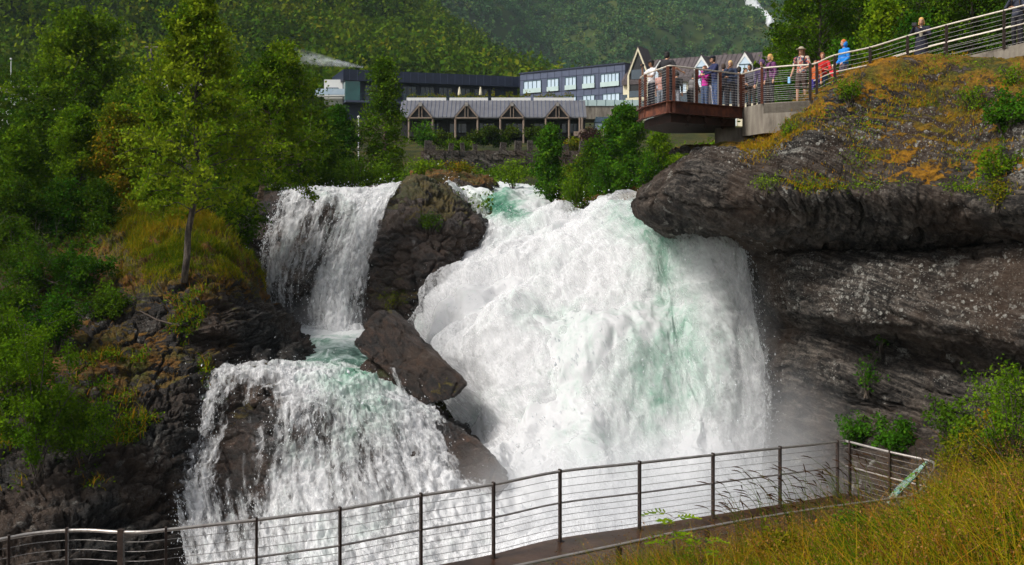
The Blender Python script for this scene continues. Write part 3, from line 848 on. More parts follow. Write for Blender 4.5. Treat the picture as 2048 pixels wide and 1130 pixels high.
water_pool('pool_water', [
    fr([(500, 640, 46), (600, 645, 46), (700, 645, 46), (800, 640, 46)], .25),
    fr([(540, 662, 42.8), (610, 662, 42.8), (690, 662, 42.8), (790, 660, 43)], .22),
    fr([(540, 682, 39.6), (620, 682, 39.6), (690, 682, 39.6), (780, 684, 39.6)], .06),
    fr([(570, 706, 36.6), (640, 706, 36.8), (700, 706, 36.8), (770, 710, 36.8)], -.01),
    fr([(560, 732, 34.8), (640, 734, 34.8), (700, 736, 34.8), (770, 742, 35)], [-.02, -.03, -.10, -.05]),
    fr([(540, 750, 34), (630, 752, 33.8), (700, 756, 33.6), (780, 775, 33.8)], -.04)], 120, 90, 91, .09)
water_pool('river_rapids', [
    fr([(960, 366, 74), (1000, 366, 74), (1040, 368, 74), (1085, 372, 74)], .22),
    fr([(955, 376, 66), (1000, 378, 66), (1045, 378, 66), (1095, 382, 66)], .16),
    fr([(930, 386, 60), (990, 384, 60), (1045, 388, 60), (1110, 394, 61)], [.2, .1, .12, .2]),
    fr([(872, 386, 57.5), (955, 398, 57), (1040, 402, 57), (1110, 416, 57)], [.25, .12, .1, .25]),
    fr([(880, 410, 55), (960, 418, 54), (1050, 420, 54), (1110, 432, 54)], .2)], 70, 60, 95, .22)
water_pool('river_rapids', [
    fr([(1010, 406, 58.5), (1045, 392, 59), (1080, 384, 59), (1100, 388, 59)], [.2, .1, -.1, .1]),
    fr([(1020, 412, 56.5), (1050, 398, 56.5), (1082, 390, 56.4), (1100, 396, 56.4)], [.25, 0, -.15, .15]),
    fr([(1030, 430, 55), (1055, 418, 55), (1085, 420, 54.6), (1104, 430, 54.4)], .3)], 40, 40, 97, .12)
G = np.stack(np.meshgrid(np.linspace(-16, 18, 120), np.linspace(9, 33, 90)), -1)
G = np.concatenate([G, np.full(G.shape[:2] + (1,), -10.9)], -1)
G[..., 2] += .35 * fbm(G * [.7, .7, 0], 4, 99)
grid_obj('river_water', G, M_river, {'foam': np.full(G.shape[:2], .25)}, None, True, kind='structure')


# ---- drops thrown out along the edges of the falls
def drops(name, groups, seed, mat, label_kind='stuff'):
    rng = np.random.default_rng(seed)
    Vs, Fs, n = [], [], 0
    for (Gq, num, sel, spread, size) in groups:
        nv, nu = Gq.shape[:2]
        i, j = sel(rng, num, nv, nu)
        p = Gq[i, j, :3]
        fl = Gq[np.minimum(i + 4, nv - 1), j, :3] - Gq[np.maximum(i - 4, 0), j, :3]
        fl /= np.linalg.norm(fl, axis=1)[:, None] + 1e-9
        k = len(p)
        r = np.abs(rng.normal(0, 1, k))[:, None]
        off = rng.normal(0, 1, (k, 3)) * np.array(spread) * r
        off[:, 1] = -np.abs(off[:, 1]) - .1
        c = p + off
        sz = size * rng.lognormal(0, .5, k)[:, None]
        fl = fl + rng.normal(0, .25, (k, 3))
        a = rng.normal(0, 1, (k, 3))
        a -= fl * np.sum(a * fl, 1)[:, None]
        a /= np.linalg.norm(a, axis=1)[:, None] + 1e-9
        b = np.cross(fl, a)
        ln = sz * rng.uniform(1.2, 4.0, (k, 1))
        V = np.stack([c - fl * ln, c + a * sz, c - a * sz * .5 + b * sz * .87, c - a * sz * .5 - b * sz * .87, c + fl * ln * .5], 1)
        q = np.array([(0, 1, 2), (0, 2, 3), (0, 3, 1), (4, 2, 1), (4, 3, 2), (4, 1, 3)])
        Fs.append((np.arange(k)[:, None, None] * 5 + q + n).reshape(-1, 3))
        Vs.append(V.reshape(-1, 3))
        n += k * 5
    me = make_mesh(name, np.concatenate(Vs), [np.concatenate(Fs)], None, None, True, [mat])
    return link(name, me, kind='stuff', label='white drops of spray flying off the falls', cat='spray')


td = NT('spray_drops')
M_drop = td.done(td.n('MixShader', {0: .4, 1: td.n('BsdfDiffuse', {'Color': (.86, .88, .9)}).outputs[0], 2: td.n('BsdfTranslucent', {'Color': (.86, .88, .9)}).outputs[0]}).outputs[0])


def sel_right(rng, n, nv, nu):
    return (rng.beta(1.6, 1.5, n) * (nv * .9) + nv * .08).astype(int).clip(0, nv - 1), (nu - 1 - np.abs(rng.normal(0, .035, n)) * nu).astype(int).clip(0, nu - 1)


def sel_left(rng, n, nv, nu):
    return (rng.random(n) * nv).astype(int), (np.abs(rng.normal(0, .03, n)) * nu).astype(int).clip(0, nu - 1)


def sel_all(rng, n, nv, nu):
    return (rng.random(n) * nv).astype(int), (rng.random(n) * nu).astype(int)


def sel_crest(rng, n, nv, nu):
    return (np.abs(rng.normal(0, .05, n)) * nv + nv * .11).astype(int).clip(0, nv - 1), (rng.beta(3, 1.3, n) * nu).astype(int).clip(0, nu - 1)


def sel_dense(Gq):
    def f(rng, n, nv, nu):
        i, j = sel_all(rng, n * 4, nv, nu)
        k = rng.random(n * 4) < np.clip(Gq[i, j, 3] - .15, .02, 1)
        return i[k][:n], j[k][:n]
    return f


drops('spray', [(G_fall, 7000, sel_right, (.18, .3, .3), .008), (G_fall, 2500, sel_left, (.25, .3, .3), .011), (G_fall, 6000, sel_all, (.25, .5, .4), .012),
                (G_fall, 3500, sel_crest, (.3, .4, .2), .015),
                (G_lf, 6000, sel_dense(G_lf), (.15, .2, .12), .011), (G_lf, 1500, sel_left, (.12, .2, .12), .010),
                (G_bf, 7000, sel_dense(G_bf), (.15, .25, .2), .009), (G_bf, 1200, sel_left, (.12, .25, .2), .009)], 5, M_drop)


# ---- mist at the foot of the falls
def mist(name, c, r, dens, seed, label):
    t = NT(name + '_air')
    p = t.obj()
    rad = t.n('VectorMath', {0: p}, operation='LENGTH').outputs['Value']
    fall_ = t.ramp(rad, [(.10, 1.), (.55, .42), (.97, 0.)])
    n = t.ramp(t.noise(t.map(p, (1.6, 1.6, 1.1)), 1.7, 3, .6), [(.30, .25), (.7, 1.)])
    d = t.math('MULTIPLY', t.math('MULTIPLY', fall_, n), dens)
    v = t.n('VolumePrincipled', {'Color': (.97, .98, 1.), 'Density': d, 'Anisotropy': .2}).outputs[0]
    m = t.done(None, v)
    b = MB().ell((0, 0, 0), (1, 1, 1), 32, 20)
    o = link(name, b.mesh(name, [m], True), None, label, 'mist', None, 'stuff', c, scale=r)
    return o


mist('mist', P(1512, 720, 33.2), (1.1, 1.1, 4.2), .26, 4, 'soft spray drifting along the right edge of the big fall')
mist('mist', P(1550, 905, 29.8), (3.0, 2.0, 3.2), .42, 1, 'thin mist drifting off the foot of the big fall along the cliff')
mist('mist', P(1310, 1000, 27.2), (6.4, 2.4, 2.8), .8, 2, 'thick white mist at the foot of the big fall behind the railing')
mist('mist', P(650, 640, 43.6), (2.6, 1.6, 1.3), .34, 3, 'pale mist where the upper left fall meets the pool')
# ================================================================== leaves and wood
def leaf_mat(name, stops, trans=.28):
    t = NT(name)
    tint = t.math('ADD', t.attr('tint'), t.math('MULTIPLY', t.math('SUBTRACT', t.n('ObjectInfo').outputs['Random'], .5), .12))
    c = t.ramp(tint, stops)
    d = t.n('BsdfDiffuse', {'Color': c}).outputs[0]
    tr = t.n('BsdfTranslucent', {'Color': t.mix(.5, c, (.14, .19, .012))}).outputs[0]
    s = t.n('MixShader', {0: trans, 1: d, 2: tr}).outputs[0]
    return t.done(s)


LM = {
    'birch': leaf_mat('birch_leaf', [(.0, (.014, .042, .003)), (.42, (.064, .138, .006)), (.75, (.135, .225, .008)), (1., (.20, .26, .012))]),
    'dark': leaf_mat('dark_leaf', [(.0, (.008, .028, .003)), (.5, (.032, .085, .006)), (1., (.09, .165, .008))]),
    'lime': leaf_mat('lime_leaf', [(.0, (.04, .10, .004)), (.5, (.12, .22, .008)), (1., (.24, .31, .010))]),
    'green': leaf_mat('green_leaf', [(.0, (.014, .058, .005)), (.5, (.046, .14, .008)), (1., (.12, .23, .012))]),
    'amber': leaf_mat('amber_leaf', [(.0, (.05, .09, .004)), (.5, (.14, .16, .007)), (.75, (.28, .17, .010)), (1., (.32, .12, .015))]),
    'hedge': leaf_mat('hedge_leaf', [(.0, (.010, .028, .004)), (.5, (.035, .062, .006)), (1., (.09, .105, .007))]),
    'plum': leaf_mat('plum_leaf', [(.0, (.025, .012, .014)), (1., (.08, .035, .035))]),
    'forest': leaf_mat('forest_leaf', [(.0, (.008, .028, .003)), (.4, (.038, .088, .005)), (.75, (.10, .15, .007)), (1., (.17, .17, .010))], .2),
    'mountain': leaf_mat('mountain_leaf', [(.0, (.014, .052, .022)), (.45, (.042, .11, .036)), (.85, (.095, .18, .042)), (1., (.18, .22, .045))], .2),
    'grass': leaf_mat('grass_blade', [(.0, (.03, .075, .003)), (.35, (.10, .165, .006)), (.65, (.30, .25, .010)), (.85, (.36, .17, .012)), (1., (.24, .075, .012))], .35),
    'mound': leaf_mat('mound_grass', [(.0, (.04, .085, .004)), (.4, (.15, .19, .007)), (.72, (.30, .23, .010)), (1., (.36, .16, .012))], .3),
    'seed': leaf_mat('seed_head', [(.0, (.045, .020, .010)), (.5, (.12, .052, .020)), (1., (.30, .16, .05))], .2),
}
_b = NT('bark')
_p = _b.obj()
_n = _b.noise(_b.map(_p, (1, 1, .35)), 7, 6, .65)
M_bark = _b.done(_b.bsdf(_b.ramp(_n, [(.35, (.012, .009, .007)), (.5, (.05, .038, .028)), (.68, (.15, .115, .085))]), .9, _b.bump(_n, .8, .03)))
_b = NT('pale_bark')
_p = _b.obj()
_n = _b.noise(_b.map(_p, (1, 1, 2.2)), 5, 6, .65)
M_birch = _b.done(_b.bsdf(_b.ramp(_n, [(.38, (.02, .014, .010)), (.50, (.13, .085, .055)), (.66, (.34, .24, .17))]), .85, _b.bump(_n, .6, .02)))
M_dead = paint((.10, .075, .06), .9, 0, .3, name='dead_wood')


def rnd_dirs(rng, n):
    v = rng.normal(0, 1, (n, 3))
    return v / (np.linalg.norm(v, axis=1)[:, None] + 1e-9)


def leaf_faces(pos, size, tint, rng, hang=.35, aspect=.62):
    """one folded diamond for every position -> verts, quads, tint"""
    n = len(pos)
    a = rnd_dirs(rng, n)
    a[:, 2] -= hang
    a /= np.linalg.norm(a, axis=1)[:, None]
    b = np.cross(a, rnd_dirs(rng, n))
    b /= np.linalg.norm(b, axis=1)[:, None] + 1e-9
    L = (size * rng.uniform(.65, 1.35, n))[:, None]
    W = L * aspect * .5
    V = np.stack([pos - a * L * .5, pos + b * W, pos + a * L * .5, pos - b * W], 1)
    return V.reshape(-1, 3), np.arange(4 * n).reshape(-1, 4), np.repeat(tint, 4)


def grow(rng, base, h, w, cb=.2, nb=34, leaves=9000, size=.13, lean=(0, 0), r0=.11, up=.75, profile=None, droop=.3, sub=5, spread=.16, lt=.5, ltv=.28, bend=.04, tops=1):
    """trunk, limbs and leaf positions of one tree; returns wood MB and leaf arrays (local to base)"""
    wood = MB()
    ts = np.linspace(0, 1, 12)
    wob = np.cumsum(rng.normal(0, bend * h / 12, (12, 2)), 0)
    wob -= wob[0]
    path = np.stack([lean[0] * ts * h + wob[:, 0], lean[1] * ts * h + wob[:, 1], ts * h], 1)
    wood.tube(path, r0 * (1 - ts) ** .8 + .012, 7)
    prof = profile or (lambda t: (np.sin(PI * np.clip((t - cb) / (1 - cb), 0, 1) ** .75) ** .7 * .9 + .12))
    lp, tn = [], []
    per = max(3, leaves // (nb * (sub + 1)))
    for k in range(nb):
        t = cb + (1 - cb) * ((k + rng.uniform(0, 1)) / nb) ** .9 * .985
        p0 = np.array([np.interp(t, ts, path[:, i]) for i in range(3)])
        az = k * 2.39996 + rng.uniform(-.5, .5)
        ln = w * .5 * prof(t) * rng.uniform(.65, 1.15)
        e = up * (.55 + .9 * t) + rng.uniform(-.15, .15)
        d = np.array([math.cos(az) * math.cos(e), math.sin(az) * math.cos(e), math.sin(e)])
        u = np.linspace(0, 1, 6)[:, None]
        br = p0 + d * ln * u + np.array([0, 0, -1.]) * droop * ln * u ** 2 + rng.normal(0, .04 * ln, (6, 3)) * u
        wood.tube(br, (r0 * .24 * (1 - t * .6)) * (1 - u[:, 0]) ** .8 + .006, 4, False)
        bt = lt + rng.normal(0, ltv * .55)
        for s in range(sub + 1):
            if s < sub:
                q = rng.uniform(.25, 1)
                s0 = br[min(4, int(q * 5))] + (br[min(5, int(q * 5) + 1)] - br[min(4, int(q * 5))]) * (q * 5 % 1)
                sd_ = d * .55 + rnd_dirs(rng, 1)[0] * .85
                sd_[2] += .1
                sl_ = ln * rng.uniform(.22, .5) * (1.15 - q * .4) + .15
                s1 = s0 + sd_ * sl_
                s1[2] -= droop * sl_ * .5
                wood.tube(np.array([s0, (s0 + s1) / 2 + rng.normal(0, .03, 3), s1]), [.010, .007, .003], 3, False)
            else:
                s0, s1 = br[2], br[5]
            m = max(2, int(per * rng.uniform(.5, 1.5)))
            g = np.concatenate([rng.beta(1.6, 1.1, m)])[:, None]
            c = s0 + (s1 - s0) * g
            sp = spread * (.6 + .7 * rng.random())
            c = c + rng.normal(0, 1, (m, 3)) * np.array([sp, sp, sp * .75])
            lp.append(c)
            tn.append(np.full(m, bt + rng.normal(0, ltv * .5)) + rng.normal(0, ltv * .5, m))
    lp = np.concatenate(lp)
    tn = np.clip(np.concatenate(tn), 0, 1)
    return wood, lp, tn


def tree(name, label, cat, base, h, w, seed, kind='birch', bark=None, group=None, **kw):
    rng = np.random.default_rng(seed)
    size = kw.pop('size', .13)
    hang = kw.pop('hang', .35)
    asp = kw.pop('aspect', .62)
    wood, lp, tn = grow(rng, base, h, w, size=size, **kw)
    root = empty(name, label, cat, base, 0, group)
    wood.build('trunk', bark or M_bark, root, True)
    V, Q, T = leaf_faces(lp, size, tn, rng, hang, asp)
    me = make_mesh('crown', V, [Q], {'tint': T}, None, False, [LM[kind]])
    link('crown', me, root)
    return root


def shrub(name, label, cat, base, h, w, seed, kind='green', leaves=2500, size=.12, stems=9, group=None, part='foliage', spread=.14, lt=.5, ltv=.2, depth=None, aspect=.62, hang=.2):
    rng = np.random.default_rng(seed)
    wood = MB()
    lp, tn = [], []
    depth = depth or w
    per = leaves // (stems * 5)
    for k in range(stems):
        az = k * 2.39996 + rng.uniform(-.4, .4)
        rr = math.sqrt((k + .5) / stems)
        tip = np.array([math.cos(az) * rr * w * .46, math.sin(az) * rr * depth * .46, h * (1 - .45 * rr ** 1.5) * rng.uniform(.78, 1.02)])
        mid = tip * [.35, .35, .55] + rng.normal(0, .05 * h, 3)
        u = np.linspace(0, 1, 5)[:, None]
        pts = (1 - u) ** 2 * np.array([rng.normal(0, .05), rng.normal(0, .05), -.25]) + 2 * u * (1 - u) * mid + u * u * tip
        wood.tube(pts, [.022, .017, .013, .009, .004], 4, False)
        bt = lt + rng.normal(0, ltv * .4)
        for s in range(5):
            q = rng.uniform(.3, 1)
            i = min(3, int(q * 4))
            s0 = pts[i] + (pts[i + 1] - pts[i]) * (q * 4 - i)
            s1 = s0 + (rnd_dirs(rng, 1)[0] + [0, 0, .35]) * (.16 + .20 * min(w, h)) * rng.uniform(.5, 1.1)
            wood.tube([s0, (s0 + s1) / 2, s1], [.008, .006, .003], 3, False)
            m = max(2, int(per * rng.uniform(.5, 1.5)))
            c = s0 + (s1 - s0) * rng.beta(1.7, 1, m)[:, None] + rng.normal(0, spread, (m, 3))
            lp.append(c)
            tn.append(bt + rng.normal(0, ltv * .6) + rng.normal(0, ltv * .5, m))
    lp = np.concatenate(lp)
    lp[:, 2] = np.maximum(lp[:, 2], -.15)
    root = empty(name, label, cat, base, 0, group)
    wood.build('stem', M_bark, root, True)
    V, Q, T = leaf_faces(lp, size, np.clip(np.concatenate(tn), 0, 1), rng, hang, aspect)
    link(part, make_mesh(part, V, [Q], {'tint': T}, None, False, [LM[kind]]), root)
    return root


def gz(x, y):
    return float(ground_z(np.array([x]), np.array([y]))[0])


def T_(label, px, ytop, d, wpx, seed, kind='birch', base=None, name='tree', cat='tree', **kw):
    """a tree whose top shows at (px, ytop), d metres away"""
    top = P(px, ytop, d)
    if base is None:
        b = np.array([top[0], d, gz(top[0], d) - .15])
    else:
        b = P(base[0], base[1], d)
        kw.setdefault('lean', ((top[0] - b[0]) / (top[2] - b[2]), 0))
    return tree(name, label, cat, b, top[2] - b[2], wpx / F * d, seed, kind, **kw)


# ---- the leaning birch on the mound and its neighbours
def on_grid(Gq, px, py):
    """the surface point of a rock that shows at photo position px, py (nearest to the viewer)"""
    p = Gq[..., :3].reshape(-1, 3)
    u = p[:, 0] / p[:, 1] * F + CX
    v = CY - p[:, 2] / p[:, 1] * F
    k = np.where((u - px) ** 2 + (v - py) ** 2 < 64)[0]
    if not len(k):
        k = np.array([np.argmin((u - px) ** 2 + (v - py) ** 2)])
    return p[k[np.argmin(p[k, 1])]]


T_('slender tall birch leaning from the grassy mound left of the upper fall', 402, 6, on_grid(G_bank, 368, 556)[1], 330, 101, 'birch', base=(368, 566), name='birch_tree', bark=M_bark, bend=.075,
   cb=.23, nb=74, leaves=30000, size=.135, r0=.115, up=.75, droop=.42, sub=7, spread=.13, lt=.84, ltv=.32,
   profile=lambda t: 1.05 * np.interp(t, [.25, .34, .46, .58, .70, .80, .90, 1.], [.75, 1.05, 1.0, .78, .70, .50, .30, .10]))
T_('birch with a pale crooked trunk between the leaning birch and the upper fall', 566, 104, 41, 240, 102, 'birch', base=(520, 400), name='birch_tree', bark=M_birch,
   cb=.08, nb=62, leaves=24000, size=.14, r0=.12, up=.75, droop=.38, sub=7, lt=.56, ltv=.34, spread=.14,
   profile=lambda t: np.interp(t, [.05, .3, .5, .7, .9, 1.], [1.15, 1.1, .95, .72, .36, .12]))
T_('broad bushy tree with twin tops at upper left, in front of the dark slope', 165, 55, 54, 300, 103, 'birch', cb=.14, nb=84, leaves=30000, size=.19, r0=.2, up=.8, droop=.25, spread=.20, lt=.44, ltv=.3)
T_('low dark tree beside the bushy twin topped tree, next to the thin flagpole', 60, 235, 52, 170, 104, 'dark', cb=.1, nb=40, leaves=15000, size=.16, spread=.22, lt=.6)
T_('dark tree in front of the bushy twin topped tree, above the mound', 255, 215, 50, 170, 105, 'dark', cb=.1, nb=44, leaves=17000, size=.15, spread=.22, lt=.7)
T_('pale green young tree on the left, just above the dark undergrowth', 152, 232, 42.5, 150, 106, 'lime', cb=.08, nb=44, leaves=17000, size=.12, lt=.28, spread=.16)
T_('young tree with amber tinted top left of the leaning birch', 236, 225, 42, 125, 107, 'amber', cb=.08, nb=44, leaves=17000, size=.12, lt=.42, spread=.16)
T_('bright green tree at the left edge of the picture', 30, 265, 41, 150, 108, 'lime', cb=.08, nb=42, leaves=17000, size=.13, lt=.22, spread=.17)
T_('mid green tree between the leaning birch and the mound grass, rear left', 300, 190, 47, 150, 109, 'birch', cb=.05, nb=44, leaves=17000, size=.14, lt=.32, spread=.2)
T_('yellowish tree behind the leaning birch, below the grey farmhouse roof', 470, 165, 50, 150, 110, 'birch', cb=.05, nb=44, leaves=17000, size=.14, lt=.5, spread=.2)
T_('dark tree between the two birches, low behind the mound', 455, 300, 43, 150, 111, 'dark', cb=.02, nb=40, leaves=15000, size=.12, lt=.72)
T_('round dark tree right of the pale crooked birch, above the upper fall', 632, 232, 55, 120, 112, 'dark', cb=.05, nb=46, leaves=17000, size=.15, lt=.66, spread=.2)
T_('dark tree beside the thin white pole in front of the hotel', 676, 222, 58, 100, 113, 'green', cb=.05, nb=44, leaves=17000, size=.15, lt=.16, spread=.2)
T_('tall narrow birch in front of the low grey pavilion', 770, 122, 58, 92, 114, 'birch', name='birch_tree', bark=M_birch, cb=.1, nb=60, leaves=13000, size=.15, r0=.13, up=.5, droop=.12, spread=.2, lt=.36,
   profile=lambda t: np.interp(t, [.1, .3, .6, .85, 1.], [.95, 1.1, .9, .6, .15]))
T_('bushy green tree low behind the top of the upper fall', 600, 270, 52, 150, 115, 'dark', cb=.02, nb=44, leaves=15000, size=.14, lt=.75, spread=.2)
# dark wood at far left, below the pale trees
for i, (px, yt, d, wp, kd, lb) in enumerate([
        (35, 385, 38.5, 180, 'dark', 'dark tree at the left edge below the bright green tree'),
        (125, 375, 39.5, 170, 'green', 'deep green tree below the pale young tree, above the dead branches'),
        (205, 375, 39.5, 120, 'dark', 'dark tree close left of the grassy mound'),
        (-70, 350, 39, 220, 'dark', 'dark tree cut off by the left edge of the picture')]):
    T_(lb, px, yt, d, wp, 120 + i, kd, base=(px, 640), cb=.06, nb=44, leaves=16000, size=.11, lt=.42 if kd == 'dark' else .08, spread=.17)

# ---- right of the rapids, under the platform
for i, (px, yt, d, wp, kd, lb, nl, sz, lt) in enumerate([
        (1100, 258, 54, 72, 'green', 'narrow green tree beside the rapids, in front of the stone wall', 6000, .14, .42),
        (1246, 225, 50, 125, 'green', 'leafy green tree under the left end of the viewing platform', 10000, .14, .5),
        (1316, 268, 47, 110, 'lime', 'airy light green tree under the middle of the viewing platform', 7000, .10, .26),
        (1380, 290, 45, 90, 'birch', 'small yellow green tree beside the concrete pier of the platform', 5000, .09, .55),
        (1190, 290, 53, 80, 'dark', 'dark green tree between the rapids tree and the platform tree', 6000, .14, .62)]):
    T_(lb, px, yt, d, wp, 140 + i, kd, cb=.04, nb=46, leaves=int(nl * 1.6), size=sz, lt=lt, r0=.07, spread=.15)
# ---- trees above the upper path
for i, (px, yt, d, wp, kd, lb, kw) in enumerate([
        (1637, -70, 44, 235, 'birch', 'tall birch with a thin reddish trunk behind the people at the path bend', dict(cb=.22, lt=.30, r0=.10, bark=M_bark, leaves=16000, nb=60)),
        (1762, 8, 40, 135, 'lime', 'bright yellow green young tree behind the sloping path railing', dict(cb=.08, lt=.55, leaves=9000, nb=46)),
        (1850, -120, 45, 190, 'dark', 'tall dark tree behind the blonde woman on the path', dict(cb=.08, lt=.5, leaves=13000, nb=56)),
        (1945, -110, 43, 200, 'birch', 'dense dark green tree behind the upper path at the right', dict(cb=.05, lt=.12, leaves=15000, nb=60)),
        (2040, -130, 42, 200, 'dark', 'dark tree at the right edge behind the upper path', dict(cb=.05, lt=.6, leaves=13000, nb=56)),
        (1725, -90, 50, 220, 'dark', 'dark tree filling the gap behind the reddish trunked birch', dict(cb=.08, lt=.35, leaves=12000, nb=56)),
        (1565, 60, 47, 100, 'birch', 'low leafy tree at the left end of the path trees, against the mountain', dict(cb=.05, lt=.38, leaves=7000, nb=40)),
        (1690, 95, 41, 110, 'green', 'green bush like tree behind the red jackets', dict(cb=.02, lt=.42, leaves=6000, nb=40)),
        (1590, 150, 40, 95, 'green', 'low green tree behind the man in the sun hat', dict(cb=.02, lt=.3, leaves=5500, nb=40)),
        (1830, 40, 38.5, 120, 'green', 'green tree low behind the blonde woman and the path railing', dict(cb=.02, lt=.2, leaves=7000, nb=44)),
        (2150, -130, 41, 220, 'dark', 'dark tree just beyond the right edge of the picture', dict(cb=.05, lt=.5, leaves=9000, nb=50))]):
    T_(lb, px, yt, d, wp, 160 + i, kd, size=.13, spread=.2, group='trees above the upper path', **kw)

# ---- shrubs on the rock banks
for i, (px, py, d, hp, wp, kd, lb, nl, sz, lt) in enumerate([
        (75, 940, 26.4, 330, 240, 'lime', 'large pale green shrub low on the left bank', 12000, .085, .22),
        (20, 820, 28, 240, 190, 'birch', 'green shrub at the left edge of the lower bank', 9000, .085, .4),
        (160, 930, 27.4, 150, 150, 'birch', 'smaller yellow green shrub on the left bank beside the lower fall', 6000, .075, .45),
        (110, 690, 31.8, 110, 150, 'green', 'green shrub on the ledge below the dark trees', 5500, .09, .25),
        (20, 660, 32, 130, 170, 'dark', 'dark shrub at the left edge above the lower bank', 6000, .09, .6),
        (150, 600, 35.2, 120, 200, 'green', 'broad green shrub left of the mound, under the dark trees', 6500, .10, .2),
        (60, 590, 35.5, 130, 180, 'dark', 'dark leafy shrub around the dead branches', 6000, .10, .6),
        (215, 640, 34, 70, 110, 'dark', 'dark shrub under the mossy brow of the mound', 4500, .085, .6)]):
    shrub('shrub', lb, 'shrub', P(px, py, d), hp / F * d, wp / F * d, 200 + i, kd, nl, sz, 13, 'shrubs on the left bank', lt=lt, spread=.11)
for i, (px, py, d, hp, wp, kd, lb, nl, sz, lt) in enumerate([
        (1150, 415, 50.3, 75, 95, 'lime', 'fern like bright green shrub on the shore of the rapids', 2500, .11, .2),
        (1225, 400, 48.6, 90, 100, 'green', 'deep green shrub on the shore below the leafy green tree', 2800, .13, .4),
        (1295, 375, 46.5, 75, 80, 'green', 'green shrub where the shore meets the overhanging cliff', 2200, .11, .3),
        (1025, 372, 66, 58, 75, 'lime', 'lime green shrub beside the upper rapids', 1800, .15, .4),
        (1160, 372, 56, 65, 90, 'amber', 'golden shrub behind the shore, left of the leafy green tree', 1800, .12, .3),
        (760, 385, 56, 70, 90, 'lime', 'pale green shrub at the top of the outcrop by the upper fall', 1800, .13, .25),
        (705, 385, 54, 75, 90, 'dark', 'dark shrub hanging over the crest of the upper fall', 2000, .13, .7),
        (850, 352, 64, 36, 90, 'lime', 'low lime shrub on the grassy rock in the rapids', 1500, .14, .5),
        (925, 350, 64, 24, 90, 'amber', 'low golden shrub on the grassy rock in the rapids', 1500, .13, .6)]):
    shrub('shrub', lb, 'shrub', P(px, py, d), hp / F * d, wp / F * d, 220 + i, kd, nl, sz, 11, 'shrubs along the rapids', lt=lt, spread=.13)


for i, (px, py, hp, wp, kd, lb, nl, sz, lt) in enumerate([
        (2000, 265, 90, 130, 'green', 'green shrub climbing the cliff at the right edge', 2200, .085, .5),
        (1985, 350, 60, 110, 'birch', 'yellow green shrub on the cliff below the climbing green shrub', 1400, .07, .6),
        (1985, 400, 50, 60, 'amber', 'rusty tuft of plants hanging on the cliff at the right edge', 900, .06, .5),
        (1945, 205, 40, 110, 'lime', 'low lime green plants near the top of the mossy cliff', 1200, .06, .45),
        (1700, 190, 34, 95, 'lime', 'bright green tuft on the moss below the boy in the blue jacket', 1300, .06, .4),
        (1575, 262, 24, 60, 'lime', 'grassy green tuft beside the concrete abutment', 900, .05, .5),
        (2020, 160, 40, 70, 'lime', 'light green tuft at the right end of the cliff top', 900, .06, .5),
        (1755, 690, 56, 62, 'green', 'leafy green sprig growing out of the dark recess in the cliff', 420, .11, .6),
        (1725, 775, 60, 60, 'green', 'green sprig lower in the cliff recess, in the mist', 380, .10, .4),
        (1530, 365, 22, 70, 'lime', 'yellow green tuft on the lower edge of the mossy slope', 500, .05, .6),
        (1790, 900, 70, 170, 'green', 'low green bushes at the foot of the cliff behind the deck end', 2200, .10, .3),
        (1900, 890, 90, 150, 'dark', 'dark green bush at the foot of the cliff, left of the tall weeds', 2200, .09, .7),
        (1700, 880, 50, 110, 'green', 'low misty green plants at the foot of the cliff', 1300, .09, .3)]):
    b = on_grid(G_cliff, px, py)
    shrub('cliff_plant', lb, 'plant', b + [0, -.05, -.05], hp / F * b[1], wp / F * b[1], 240 + i, kd, nl, sz, 9, 'plants growing on the cliff', lt=lt, spread=.07)
for i, (px, py, hp, wp, kd, lb, nl, sz, lt) in enumerate([
        (855, 452, 34, 70, 'dark', 'dark green plants on the middle of the outcrop', 700, .09, .8),
        (790, 612, 30, 70, 'amber', 'mossy tuft low on the outcrop', 600, .07, .3)]):
    b = on_grid(G_out, px, py)
    shrub('cliff_plant', lb, 'plant', b + [0, -.05, -.05], hp / F * b[1], wp / F * b[1], 260 + i, kd, nl, sz, 8, 'plants growing on the outcrop', lt=lt, spread=.08)

# dead branches at far left
rng = np.random.default_rng(77)
mb = MB()
b0 = P(85, 620, 35.5)


def twig(p, d, ln, r, k):
    q = [p]
    for i in range(5):
        d = d + rng.normal(0, .22, 3)
        d /= np.linalg.norm(d)
        q.append(q[-1] + d * ln / 5)
    mb.tube(q, np.linspace(r, r * .4, 6), 4, False)
    if k:
        for i in range(4):
            j = rng.integers(2, 6)
            twig(q[j], d + rng.normal(0, .7, 3), ln * .6, r * .5, k - 1)


for a in ((-.5, -.3, 1.), (-.1, -.4, 1.), (-.8, -.3, .7)):
    v = np.array(a)
    twig(b0, v / np.linalg.norm(v), 2.3, .03, 3)
mb.build('dead_branch', M_dead, None, label='bare grey dead branches among the dark trees at the far left', cat='branch')
mb = MB()
b0 = on_grid(G_bank, 330, 640)
mb.tube([b0 + [-.8, -.3, .45], b0 + [-.2, -.35, .15], b0 + [.5, -.3, -.05]], [.02, .03, .035], 5)
mb.build('fallen_log', M_dead, None, label='thin pale stick lying on the left bank below the mound', cat='log')


